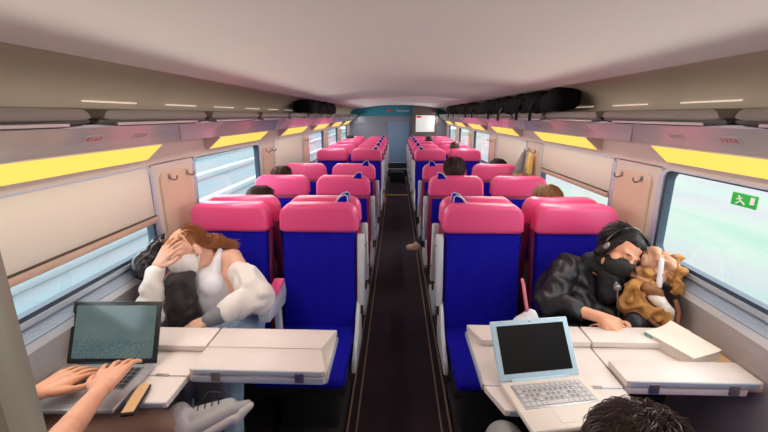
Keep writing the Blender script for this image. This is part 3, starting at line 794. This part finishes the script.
remesh('body', bm, M['skin'], t, .0042, 4, o)
bm = bmesh.new(); torso(bm, J, 1.1); cap(bm, J['shL'], lerp(J['shL'], elL, .14), .068, .066); cap(bm, J['shR'], lerp(J['shR'], elR, .12), .068, .066)
remesh('t_shirt', bm, M['blackcloth'], t, .011, 4, o, (.015, .08))
bm = bmesh.new(); cap(bm, J['hipL'], J['hipR'], .115, .115); leg(bm, J['hipL'], knL, lerp(knL, anL, .94), .9, .010); leg(bm, J['hipR'], knR, lerp(knR, anR, .95), 1, .012)
remesh('trousers', bm, M['taupe'], t, .008, 6, o, (.010, .07))
bm = bmesh.new(); ell(bm, (-.97, .61, 1.275), (.088, .10, .088)); remesh('hair', bm, M['hairdark'], t, .008, 2, o, (.014, .03))
def shoe(an, toe, up, upm, solem, laces=True):
    an, toe = V(an), V(toe); d = (toe - an).normalized(); up = V(up); up = (up - d * up.dot(d)).normalized(); sd = d.cross(up)
    L = (toe - an).length
    bm = bmesh.new()
    cap(bm, an - up * .010 + d * -.02, an + up * .035 + d * -.03, .046, .044)
    for q in (-1, 1): cap(bm, an - up * .035 + d * -.01 + sd * .010 * q, an + d * L * .75 - up * .040 + sd * .018 * q, .033, .026)
    cap(bm, an + d * .02, an + d * L * .72 - up * .022, .036, .026); cap(bm, an + d * L * .7 - up * .042, an + d * L * 1.02 - up * .047, .030, .013)
    s_ = remesh('shoe', bm, upm, t, .005, 4, o)
    bm = bmesh.new()
    for q in (-1, 1): cap(bm, an - up * .072 + d * -.02 + sd * .012 * q, an + d * L * .72 - up * .070 + sd * .022 * q, .018, .017)
    cap(bm, an + d * L * .7 - up * .068, an + d * L * 1.04 - up * .058, .028, .014)
    remesh('sole', bm, solem, s_, .005, 3, (0, 0, 0) if False else o)
    if laces:
        bm = bmesh.new()
        for f in (.22, .34, .46, .58):
            c = an + d * L * f + up * (.032 - .035 * f)
            tube(bm, [c - sd * .030 - up * .012, c - sd * .012 + up * .004, c + sd * .012 + up * .004, c + sd * .030 - up * .012], .0028, 6)
        c = an + d * L * .2 + up * .035
        tube(bm, [c, c + sd * .03 + up * .02, c + sd * .05 - up * .01], .0025, 6); tube(bm, [c, c + d * .05 + up * .025, c + d * .09 - up * .004], .0025, 6)
        for v in bm.verts: v.co -= V(o)
        link('laces', bm, M['lapdark'], s_)
shoe(anL, toL, (-.30, .55, .75), M['shoegrey'], M['shoesole']); shoe(anR, toR, (0, 0, 1), M['shoegrey'], M['shoesole'], False)

# --- person seen from behind at the bottom right
o = (.40, .50, 0)
t = thing('person', 'person with dark tousled hair at the pale blue laptop, seen from behind', 'person', o)
J = dict(hipL=(.31, .70, .555), hipR=(.49, .70, .555), shL=(.20, .62, .985), shR=(.57, .62, .985), neck=(.375, .58, 1.02))
elL, elR = (.205, .78, .74), (.63, .78, .74); wL, wR = (.30, .90, .655), (.60, .92, .655)
H = hmat((.388, .545, 1.092), (.05, 1, -.25), (0, .2, 1)) @ Matrix.Scale(.90, 4)
bm = bmesh.new(); head_parts(bm, H); torso(bm, J); arm(bm, J['shL'], elL, wL); arm(bm, J['shR'], elR, wR)
leg(bm, J['hipL'], (.343, 1.085, .622), (.36, 1.12, .10)); leg(bm, J['hipR'], (.52, 1.08, .55), (.52, 1.12, .10))
hand(bm, wL, (.5, .6, -.3), (0, .3, 1), -1, 20); hand(bm, wR, (-.5, .6, -.3), (0, .3, 1), 1, 20)
remesh('body', bm, M['skin'], t, .006, 4, o)
bm = bmesh.new(); torso(bm, J, 1.12); arm(bm, J['shL'], elL, lerp(elL, wL, .9), 1, .014); arm(bm, J['shR'], elR, lerp(elR, wR, .9), 1, .014)
remesh('sweater', bm, M['navy'], t, .011, 4, o, (.012, .08))
bm = bmesh.new(); cap(bm, J['hipL'], J['hipR'], .115, .115); leg(bm, J['hipL'], (.343, 1.085, .622), (.36, 1.12, .14), 1, .012); leg(bm, J['hipR'], (.52, 1.08, .55), (.52, 1.12, .14), 1, .012)
remesh('trousers', bm, M['greytr'], t, .010, 4, o)
for x in (.36, .52):
    bm = bmesh.new(); foot(bm, (x, 1.12, .10), (x, 1.28, .05), 1, .012); remesh('shoe', bm, M['black'], t, .009, 3, o)
bm = bmesh.new(); u = bmesh.new(); ell(u, (0, -.018, .038), (.088, .103, .090)); ell(u, (0, -.045, -.03), (.082, .07, .08)); merge(bm, u, H)
hb = remesh('hair', bm, M['hairdark'], t, .006, 2, o, (.018, .03))
# loose locks over the crown
bm = bmesh.new(); rnd = random.Random(3)
for i in range(2600):
    th_ = rnd.uniform(0, 2 * math.pi); ph_ = math.acos(rnd.uniform(-.35, 1))
    n_v = V((math.sin(ph_) * math.cos(th_), math.sin(ph_) * math.sin(th_), math.cos(ph_)))
    b0 = V((n_v.x * .086, -.018 + n_v.y * .101, .038 + n_v.z * .089))
    fl = V((n_v.x * .6 + rnd.uniform(-.5, .5), n_v.y * .6 + rnd.uniform(-.5, .5), n_v.z * .3 - .5 + rnd.uniform(-.3, .3))); fl = (fl - n_v * fl.dot(n_v)).normalized()
    ln = rnd.uniform(.03, .06); cz = rnd.uniform(.003, .011)
    q = [b0, b0 + fl * ln * .4 + n_v * cz, b0 + fl * ln * .8 + n_v * cz * .9, b0 + fl * ln + n_v * cz * .2]
    tube(bm, [H @ p - V(o) for p in q], [.0006, .0009, .0008, .0002], 3, False)
link('locks', bm, M['hairdark'], hb)

# --- sleeping woman at the left window
o = (-.98, 1.98, 0)
t = thing('person', 'sleeping woman in cream off-shoulder sweater and white mask, hand on forehead', 'person', o)
hc = (-1.102, 1.880, 1.000)
J = dict(hipL=(-.86, 1.93, .555), hipR=(-1.04, 1.93, .555), shL=(-.915, 1.975, .930), shR=(-1.17, 1.90, .865), neck=(-1.045, 1.945, .945))
elL, wL = (-.740, 1.83, .765), (-.925, 1.665, .725); elR, wR = (-1.215, 1.690, .805), (-1.165, 1.715, .985)
knL, knR, anL, anR = (-.76, 1.46, .565), (-.92, 1.48, .565), (-.76, 1.42, .10), (-.93, 1.44, .10)
H = hmat(hc, (-.36, -.86, -.34), (-.40, -.14, .88))
bm = bmesh.new(); head_parts(bm, H); torso(bm, J, .88); cap(bm, hc, J['neck'], .05, .052)
arm(bm, J['shL'], elL, wL, .92); arm(bm, J['shR'], elR, wR, .92); leg(bm, J['hipL'], knL, anL); leg(bm, J['hipR'], knR, anR)
hand(bm, wR, (.60, .08, .78), (-.45, -.80, .34), -1, 14, .95); hand(bm, wL, (-.75, -.35, -.30), (-.1, -.3, 1), -1, 25, .9)
remesh('body', bm, M['skinp'], t, .0048, 4, o)
# white camisole
bm = bmesh.new(); q = dict(J); q['shL'] = lerp(J['shL'], J['shR'], .25); q['shR'] = lerp(J['shR'], J['shL'], .2); q['neck'] = lerp(q['shL'], q['shR'], .5)
pc = lerp(J['hipL'], J['hipR'], .5)
cap(bm, lerp(pc, (-1.0, 1.88, .8), .1), (-1.03, 1.90, .80), .118, .118); ell(bm, (-.985, 1.835, .825), (.068, .060, .065)); ell(bm, (-1.095, 1.82, .80), (.062, .058, .062))
cap(bm, (-.985, 1.865, .85), (-.965, 1.90, .94), .045, .022); cap(bm, (-.965, 1.90, .94), (-.97, 1.955, .975), .022, .016); cap(bm, (-1.09, 1.86, .83), (-1.11, 1.89, .90), .045, .035)
remesh('camisole', bm, M['whitetop'], t, .007, 5, o)
# cream sweater slipping off the shoulder
bm = bmesh.new()
cap(bm, lerp(J['shL'], elL, .42), elL, .068, .082); cap(bm, elL, lerp(elL, wL, .45), .080, .066); cap(bm, lerp(elL, wL, .45), lerp(elL, wL, .80), .066, .042)
cap(bm, (-.88, 1.98, .80), (-.84, 1.97, .70), .075, .095); cap(bm, (-.86, 1.93, .82), (-.84, 1.90, .68), .045, .075)
cap(bm, (-.92, 1.99, .72), (-.98, 2.0, .62), .11, .12)
remesh('sweater', bm, M['knit'], t, .007, 5, o, (.020, .10, 9))
bm = bmesh.new(); cap(bm, lerp(elR, J['shR'], .35), elR, .066, .062); cap(bm, elR, lerp(elR, wR, .50), .058, .050); cap(bm, lerp(elR, wR, .5), lerp(elR, wR, .78), .050, .046); cap(bm, elR, (-1.205, 1.69, .72), .058, .05)
remesh('sweater_sleeve', bm, M['knit'], t, .007, 5, o, (.014, .09, 8))
bm = bmesh.new(); cap(bm, lerp(elL, wL, .82), lerp(elL, wL, .97), .046, .038); remesh('sweater_cuff', bm, M['cuff'], t, .006, 3, o)
bm = bmesh.new(); cap(bm, J['hipL'], J['hipR'], .112, .112); leg(bm, J['hipL'], knL, (-.76, 1.42, .14), 1, .012); leg(bm, J['hipR'], knR, (-.93, 1.44, .14), 1, .012)
remesh('jeans', bm, M['jean'], t, .009, 4, o, (.010, .06))
for a, e in ((anL, (-.76, 1.27, .05)), (anR, (-.93, 1.29, .05))):
    bm = bmesh.new(); foot(bm, a, e, 1, .010); remesh('shoe', bm, M['black'], t, .009, 3, o)
# mask
bm = bmesh.new(); u = bmesh.new(); ell(u, (0, .052, -.046), (.074, .070, .068)); ell(u, (0, .082, -.034), (.050, .054, .048)); cap(u, (0, .106, -.006), (0, .106, -.055), .026, .028); merge(bm, u, H)
mk = remesh('face_mask', bm, M['mask'], t, .005, 4, o)
bm = bmesh.new()
for q_ in (-1, 1):
    for z in (-.012, -.075): tube(bm, [H @ V((q_ * .060, .060, z)) - V(o), H @ V((q_ * .076, .03, z * .7 - .005)) - V(o), H @ V((q_ * .083, -.005, -.02)) - V(o)], .0022, 6)
link('ear_loop', bm, M['mask'], mk)
# hair
bm = bmesh.new(); u = bmesh.new(); ell(u, (0, -.026, .036), (.078, .087, .076)); ell(u, (0, .018, .074), (.058, .062, .032)); ell(u, (.02, -.06, -.03), (.066, .05, .08)); merge(bm, u, H)
cap(bm, H @ V((.062, -.01, .03)), (-.99, 1.965, 1.02), .030, .034); cap(bm, (-.99, 1.965, 1.03), (-.93, 2.02, .985), .032, .020); cap(bm, H @ V((.05, .045, .055)), H @ V((.085, .01, -.02)), .018, .016)
cap(bm, H @ V((.0, -.07, 0)), (-1.0, 2.01, .93), .04, .03)
hr_ = remesh('hair', bm, M['hairorange'], t, .006, 3, o, (.008, .03))
locks('locks', H, o, M['hairorange'], hr_, 500, 12, rx=.078, ry=.087, rz=.076, cz=.036, low=-.1, r=.0012, ln0=.05, lift=.003)
bm = bmesh.new(); rnd = random.Random(5)
for i in range(160):
    a = H @ V((rnd.uniform(.0, .085), rnd.uniform(-.06, .05), rnd.uniform(.04, .11))); b = V((-.985, 1.955, 1.03)) + V((rnd.uniform(-.03, .03), rnd.uniform(-.02, .03), rnd.uniform(-.035, .035)))
    c = V((-.92, 2.0, .985)) + V((rnd.uniform(-.03, .04), rnd.uniform(-.03, .03), rnd.uniform(-.03, .03)))
    tube(bm, [a - V(o), lerp(a, b, .5) + V((0, -.01, .012)) - V(o), b - V(o), c - V(o)], [.002, .0026, .0024, .001], 4, False)
link('strands', bm, M['hairorange'], hr_)
# dark jacket bundled in front of her, black bag on the sill
oj = (-1.10, 1.72, .5)
tj = thing('bundled_jacket', 'black padded jacket bundled upright on the sleeping woman\'s lap', 'jacket', oj)
bm = bmesh.new(); cap(bm, (-1.10, 1.735, .60), (-1.105, 1.740, .890), .068, .046); cap(bm, (-1.065, 1.745, .62), (-1.060, 1.755, .875), .055, .038); cap(bm, (-1.09, 1.745, .90), (-1.05, 1.79, .905), .034, .026)
cap(bm, (-1.13, 1.66, .60), (-1.0, 1.66, .60), .06, .05)
remesh('padded_body', bm, M['padded'], tj, .008, 4, oj, (.022, .06))
bm = bmesh.new(); cap(bm, (-1.17, 1.64, .62), (-1.02, 1.60, .61), .045, .04); remesh('sleeve', bm, M['blackcloth'], tj, .008, 4, oj, (.016, .05))
ob = (-1.28, 1.83, .87)
tb_ = thing('backpack', 'glossy black bag wedged on the left window sill behind the raised arm', 'bag', ob)
bm = bmesh.new(); ell(bm, (-1.282, 1.79, .955), (.045, .09, .075)); ell(bm, (-1.262, 1.87, .985), (.05, .09, .080)); cap(bm, (-1.27, 1.85, .90), (-1.26, 1.80, .92), .040, .04); cap(bm, (-1.26, 1.90, 1.05), (-1.245, 1.92, 1.075), .02, .012)
remesh('bag_body', bm, M['glossbag'], tb_, .007, 4, ob, (.022, .06))
bm = bmesh.new(); tube(bm, [(.035, -.06, .06), (.055, .0, .11), (.060, .05, .14), (.05, .09, .17)], .008, 8); link('strap', bm, M['bagblack'], tb_)

# --- sleeping man in the leather jacket at the right window
o = (.98, 1.98, 0)
t = thing('person', 'sleeping person in black leather jacket and black mask, against right window', 'person', o)
hc = (1.108, 1.90, 1.012)
J = dict(hipL=(1.08, 1.93, .555), hipR=(.90, 1.93, .555), shL=(1.20, 1.955, .84), shR=(.885, 1.985, .885), neck=(1.065, 1.965, .915))
elR, wR = (.735, 1.80, .775), (.905, 1.635, .790); elL, wL = (1.20, 1.75, .72), (1.02, 1.66, .72)
knL, knR, anL, anR = (1.08, 1.50, .565), (.92, 1.50, .565), (1.08, 1.46, .10), (.92, 1.46, .10)
H = hmat(hc, (.06, -.95, -.24), (.52, -.03, .85))
bm = bmesh.new(); head_parts(bm, H); torso(bm, J, .95); cap(bm, hc, J['neck'], .05, .054)
arm(bm, J['shR'], elR, wR, .95); arm(bm, J['shL'], elL, wL, .95); leg(bm, J['hipL'], knL, anL); leg(bm, J['hipR'], knR, anR)
hand(bm, wR, (.85, -.25, -.38), (-.2, -.45, .85), -1, 22, .95); hand(bm, wL, (-.9, -.15, .0), (-.1, -.3, 1), 1, 22, .9)
remesh('body', bm, M['skin'], t, .0048, 4, o)
bm = bmesh.new(); torso(bm, J, 1.16); cap(bm, J['shR'], elR, .078, .070); cap(bm, elR, lerp(elR, wR, .52), .068, .052); cap(bm, J['shL'], elL, .075, .066); cap(bm, elL, lerp(elL, wL, .6), .064, .052)
cap(bm, (.93, 1.90, .70), (1.10, 1.85, .66), .10, .11); cap(bm, (.80, 1.95, .80), (.85, 1.95, .62), .08, .10)
remesh('leather_jacket', bm, M['leather'], t, .007, 4, o, (.018, .11, 9))
bm = bmesh.new(); cap(bm, (1.0, 1.955, .935), (1.14, 1.95, .925), .055, .05); cap(bm, (1.055, 1.87, .90), (1.045, 1.84, .80), .055, .05); cap(bm, (1.02, 1.95, .93), (1.055, 1.95, .97), .06, .05); remesh('hood', bm, M['blackcloth'], t, .007, 4, o, (.018, .05))
bm = bmesh.new(); tube(bm, [V(p) - V(o) for p in ((1.050, 1.775, .895), (1.045, 1.765, .84), (1.060, 1.76, .78), (1.062, 1.755, .72))], .0045, 8); ell(bm, V((1.045, 1.770, .872)) - V(o), (.020, .008, .018), None, 8, 5); ell(bm, V((1.035, 1.772, .888)) - V(o), (.008, .006, .016), None, 6, 5)
link('zip', bm, M['steel'], t)
bm = bmesh.new(); cap(bm, J['hipL'], J['hipR'], .112, .112); leg(bm, J['hipL'], knL, (1.08, 1.46, .14), 1, .012); leg(bm, J['hipR'], knR, (.92, 1.46, .14), 1, .012)
remesh('trousers', bm, M['blackcloth'], t, .010, 4, o)
for a, e in ((anL, (1.08, 1.31, .05)), (anR, (.92, 1.31, .05))):
    bm = bmesh.new(); foot(bm, a, e, 1, .010); remesh('shoe', bm, M['black'], t, .009, 3, o)
bm = bmesh.new(); u = bmesh.new(); ell(u, (0, .050, -.056), (.070, .068, .068)); ell(u, (0, .076, -.036), (.046, .050, .036)); cap(u, (0, .104, -.022), (0, .098, -.055), .022, .024); cap(u, (-.045, .0, -.08), (.045, .0, -.08), .035, .035); merge(bm, u, H)
remesh('face_mask', bm, M['maskb'], t, .005, 4, o)
bm = bmesh.new(); u = bmesh.new(); ell(u, (0, -.030, .042), (.082, .092, .081)); ell(u, (0, .002, .082), (.066, .070, .034)); ell(u, (-.02, -.05, -.05), (.085, .06, .10))
for q_ in (-1, 1): cap(u, (q_ * .074, .020, .045), (q_ * .086, -.01, -.06), .016, .024)
cap(u, (-.06, -.02, -.03), (-.075, -.02, -.15), .04, .035); merge(bm, u, H)
hm_ = remesh('hair', bm, M['hairblack'], t, .006, 3, o, (.010, .03))
locks('locks', H, o, M['hairblack'], hm_, 900, 11, rx=.085, ry=.095, rz=.086, cz=.042, low=-.1, r=.0012, ln0=.06, lift=.003, droop=1.1)
bm = bmesh.new()
for q_ in (-1, 1):
    ex_ = H @ V((q_ * .032, .0865, .000)); tube(bm, [H @ V((q_ * .032 + dx, .0845 - abs(dx) * .25, -.004 + dx * dx * 18)) - V(o) for dx in (-.015, -.008, 0, .008, .015)], .0017, 5)
    tube(bm, [H @ V((q_ * .032 + dx, .0905 - abs(dx) * .35, .026 - dx * dx * 16)) - V(o) for dx in (-.018, -.009, 0, .009, .018)], .0030, 5)
link('lashes_and_brows', bm, M['hairblack'], t)
hp = thing('headphones', 'thin silver headphones worn by the person in black mask', 'headphones', hc)
bm = bmesh.new(); tube(bm, [H @ V((-.092 * math.cos(a), -.022, .030 + .106 * math.sin(a))) - V(hc) for a in [R(x) for x in range(-15, 196, 15)]], .0032, 8); link('headband', bm, M['steel'], hp)
for q_ in (-1, 1):
    bm = bmesh.new(); ell(bm, H @ V((q_ * .095, .006, -.012)) - V(hc), (.010, .016, .022), H.to_3x3()); link('ear_cup', bm, M['steel'], hp)

# tan jacket used as a pillow, and mustard bag below it
oj = (1.25, 1.86, .70)
tj = thing('pillow_jacket', 'crumpled tan and pale pink jacket stuffed against the right window', 'jacket', oj)
bm = bmesh.new(); ell(bm, (1.222, 1.835, .985), (.040, .07, .075)); ell(bm, (1.262, 1.80, .965), (.050, .07, .075)); ell(bm, (1.20, 1.82, .90), (.055, .06, .07)); cap(bm, (1.175, 1.835, .91), (1.17, 1.82, .85), .035, .035)
remesh('lining', bm, M['tancloth'], tj, .007, 3, oj, (.030, .05, 9))
bm = bmesh.new(); ell(bm, (1.288, 1.745, .950), (.032, .045, .070)); cap(bm, (1.30, 1.77, 1.02), (1.285, 1.72, .90), .022, .025); cap(bm, (1.185, 1.79, .930), (1.19, 1.77, .875), .034, .034)
remesh('sleeve', bm, M['mustard'], tj, .006, 3, oj, (.026, .04, 9))
bm = bmesh.new(); cap(bm, (1.222, 1.762, 1.02), (1.218, 1.742, .90), .012, .013); remesh('white_stripe', bm, M['whitetop'], tj, .004, 3, oj)
oj = (1.19, 1.74, .50)
tj = thing('shoulder_bag', 'mustard suede bag with pale scarf, below the tan jacket pillow', 'bag', oj)
bm = bmesh.new(); cap(bm, (1.12, 1.76, .80), (1.24, 1.70, .74), .055, .050); cap(bm, (1.13, 1.79, .70), (1.24, 1.74, .66), .06, .055); cap(bm, (1.13, 1.78, .86), (1.12, 1.77, .76), .045, .05); cap(bm, (1.17, 1.80, .60), (1.22, 1.78, .58), .08, .07)
remesh('bag_body', bm, M['mustard'], tj, .007, 4, oj, (.030, .06, 10))
bm = bmesh.new(); cap(bm, (1.205, 1.735, .845), (1.245, 1.695, .79), .030, .026); cap(bm, (1.225, 1.70, .80), (1.265, 1.69, .76), .02, .018); remesh('scarf', bm, M['knit'], tj, .006, 3, oj, (.022, .04))
bm = bmesh.new(); tube(bm, [V(p) - V(oj) for p in ((1.135, 1.72, .79), (1.17, 1.675, .745), (1.22, 1.645, .715), (1.262, 1.645, .735), (1.28, 1.67, .80), (1.275, 1.70, .85))], .009, 8); link('handle', bm, M['brown'], tj)
bm = bmesh.new(); cap(bm, (1.165, 1.755, .885), (1.215, 1.735, .865), .030, .026); remesh('flap', bm, M['brown'], tj, .006, 4, oj, (.012, .04))
# white pouch with a pink strap
oj = (.61, 1.70, .60)
tj = thing('pouch', 'small white pouch with pink strap behind the pale blue laptop', 'pouch', oj)
bm = bmesh.new(); cap(bm, (.585, 1.70, .70), (.655, 1.70, .70), .05, .045); cap(bm, (.595, 1.70, .70), (.625, 1.71, .755), .045, .030); cap(bm, (.57, 1.71, .64), (.68, 1.71, .64), .06, .05)
cap(bm, (.60, 1.75, .52), (.66, 1.75, .52), .06, .06); cap(bm, (.6, 1.74, .55), (.61, 1.71, .66), .05, .05)
remesh('pouch_body', bm, M['whitetop'], tj, .007, 4, oj, (.018, .05))
bm = bmesh.new(); tube(bm, [(-.005, .01, .17), (-.012, .03, .22), (-.010, .08, .27), (0, .14, .28)], .008, 8); link('strap', bm, M['pinkstrap'], tj)

# ochre and grey coats on the right hook
oj = (1.275, 3.86, 1.33)
tj = thing('hanging_jacket', 'ochre jacket hanging from the coat hook on the right wall', 'jacket', oj)
bm = bmesh.new(); cap(bm, (1.275, 3.86, 1.31), (1.275, 3.90, 1.16), .022, .03); cap(bm, (1.275, 3.84, 1.29), (1.275, 3.84, 1.14), .022, .028); remesh('jacket_body', bm, M['ochre'], tj, .008, 3, oj, (.015, .06))
bm = bmesh.new(); tube(bm, [(0, 0, -.01), (.0, .0, .02), (-.005, 0, .02)], .004, 6); link('hanging_loop', bm, M['ochre'], tj)
oj = (1.24, 4.05, 1.33)
tj = thing('hanging_jacket', 'grey jacket hanging behind the ochre jacket on right wall', 'jacket', oj)
bm = bmesh.new(); cap(bm, (1.272, 4.04, 1.31), (1.23, 4.03, 1.12), .016, .045); cap(bm, (1.27, 4.06, 1.30), (1.20, 4.04, 1.08), .018, .040); remesh('jacket_body', bm, M['greycloth'], tj, .008, 3, oj, (.015, .06))
bm = bmesh.new(); tube(bm, [(.03, 0, -.02), (.032, .0, .02), (.03, 0, .02)], .004, 6); link('hanging_loop', bm, M['greycloth'], tj)

# luggage on the racks
def duffel(label, c, L, r, mt, seed, strap=True, hang=False, group=None):
    t = thing('duffel_bag', label, 'bag', c, 0, group)
    rn = random.Random(seed); bm = bmesh.new()
    z = 1.704
    for k in range(4):
        y = -L / 2 + r * .8 + (L - 1.6 * r) * k / 3
        rbox(bm, (rn.uniform(-.012, .012), y, r * .78 + rn.uniform(-.012, .004)), (r * 2.0, L * .30, r * 1.5), r * .45, 3, Matrix.Rotation(rn.uniform(-.15, .15), 4, 'X'))
    s0 = -1 if c[0] > 0 else 1
    for v in bm.verts:
        v.co.z = max(v.co.z, .010)
        if v.co.x * s0 > r * .55: v.co.z -= .018          # the front sags over the tray lip
    remesh('bag_body', bm, mt, t, .010, 5, (0, 0, 0), (.03, .11))
    bm = bmesh.new()
    s_ = -1 if c[0] > 0 else 1
    tube(bm, [(s_ * r * .9, -L * .18, r * .9), (s_ * r * 1.06, -L * .1, r * 1.15), (s_ * r * 1.06, L * .1, r * 1.15), (s_ * r * .9, L * .18, r * .9)], .008, 8)
    if hang:
        for yy in (-L * .25, L * .12): tube(bm, [(s_ * r * 1.05, yy, r * .6), (s_ * r * 1.30, yy + .01, 0), (s_ * r * 1.28, yy + .02, -.05 - .03 * rn.random())], .012, 8)
    link('strap', bm, mt, t); return t
ZB = 1.703
duffel('black duffel bag on the left rack, far down the carriage', (-1.09, 5.5, ZB), 1.6, .108, M['bagblack'], 1)
duffel('large black bag on right rack, nearest the camera', (1.085, 3.22, ZB), .92, .100, M['bagblack'], 2, hang=True)
duffel('black bag on right rack, second from the camera', (1.09, 4.25, ZB), 1.15, .098, M['bagblack'], 3, hang=True)
duffel('dark olive bag on right rack, third from the camera', (1.09, 5.7, ZB), 1.4, .098, mat('olive_black_nylon', (.014, .012, .008), .8, spec=.15), 4, hang=True)
duffel('black bag on right rack, farthest from the camera', (1.08, 7.4, ZB), 1.7, .104, M['bagblack'], 5, hang=True)
# things in the far aisle
oj = (.02, 7.95, 0)
tj = thing('suitcase', 'dark suitcase standing in the far aisle', 'suitcase', (.0, 9.9, 0))
bm = bmesh.new(); rbox(bm, (.0, 0, .17), (.36, .22, .26), .03, 3); link('case_body', bm, M['black'], tj)
bm = bmesh.new(); tube(bm, [(-.06, -.02, .29), (-.06, -.02, .325), (.06, -.02, .325), (.06, -.02, .29)], .008, 8); link('handle', bm, M['dgrey'], tj)
for x in (-.14, .14):
    bm = bmesh.new(); tube(bm, [(x - .012, -.06, .02), (x + .012, -.06, .02)], .02, 12); tube(bm, [(x - .012, .06, .02), (x + .012, .06, .02)], .02, 12); link('wheel', bm, M['black'], tj)
bm = bmesh.new(); rbox(bm, (0, 8.3, .006), (.46, .06, .012), .003); struct('trim_%d' % n_, bm, M['ochre']); n_ += 1
tj = thing('handbag', 'small tan bag at the left edge of the far aisle', 'bag', (-.285, 7.4, 0))
bm = bmesh.new(); ell(bm, (0, 0, .12), (.055, .08, .12)); cap(bm, (0, 0, .05), (.0, 0, .04), .065, .065)
for v in bm.verts: v.co.z = max(v.co.z, .004)
remesh('bag_body', bm, M['tancloth'], tj, .01, 3)
bm = bmesh.new(); tube(bm, [(0, -.05, .2), (0, -.03, .27), (0, .03, .27), (0, .05, .2)], .006, 6); link('handle', bm, M['brown'], tj)

# ------------------------------------------------------------------ light
w = bpy.data.worlds.new('overcast_sky'); sc.world = w; w.use_nodes = True
bg = w.node_tree.nodes['Background']; bg.inputs[0].default_value = (.86, .94, 1., 1); bg.inputs[1].default_value = 4.2
def area(name, loc, rot, sx, sy, energy, col, portal=False):
    l = bpy.data.lights.new(name, 'AREA'); l.shape = 'RECTANGLE'; l.size = sx; l.size_y = sy; l.energy = energy; l.color = col
    if portal: l.cycles.is_portal = True
    o = bpy.data.objects.new(name, l); COL.objects.link(o); o.location = loc; o.rotation_euler = rot; return o
for s in (-1, 1):
    for k, (a, b) in enumerate(WIN):
        area('window_portal', (s * 1.40, (a + b) / 2, (SZ0 + SZ1) / 2), (0, s * R(90), 0), SZ1 - SZ0, b - a, 1, (1, 1, 1), True)
    # unseen fill lights added by the rack: one for the vault, one for seats
    L_ = YF - YN - .2; y = (YF + YN) / 2
    u = area('fill_uplight', (s * 1.0, y, 1.722), (0, 0, 0), L_, .05, 22., (1., .92, .86)); u.data.spread = R(84)
    u.rotation_euler = V((-s * .982, 0, .19)).to_track_quat('-Z', 'Y').to_euler()
    d_ = area('fill_downlight', (s * 1.10, y, 1.632), (0, s * R(32), 0), .05, L_, 60., (1., .90, .85))
# ------------------------------------------------------------------ camera
cam = bpy.data.cameras.new('camera'); co = bpy.data.objects.new('camera', cam); COL.objects.link(co); sc.camera = co
cam.sensor_width = 36; cam.lens = 36 * 390 / 768; cam.clip_start = .05
co.location = (-.025, 0, 1.68)
co.rotation_euler = (R(90 - 14.5), 0, math.atan(13 / (390 / math.cos(R(14.5)))))
sc.view_settings.view_transform = 'Standard'; sc.view_settings.look = 'None'; sc.view_settings.gamma = 1; sc.view_settings.exposure = 0
sc.view_settings.use_curve_mapping = False
sc.cycles.use_denoising = True
sc.cycles.max_bounces = 8; sc.cycles.diffuse_bounces = 5; sc.cycles.transparent_max_bounces = 12
sc.cycles.sample_clamp_indirect = 6
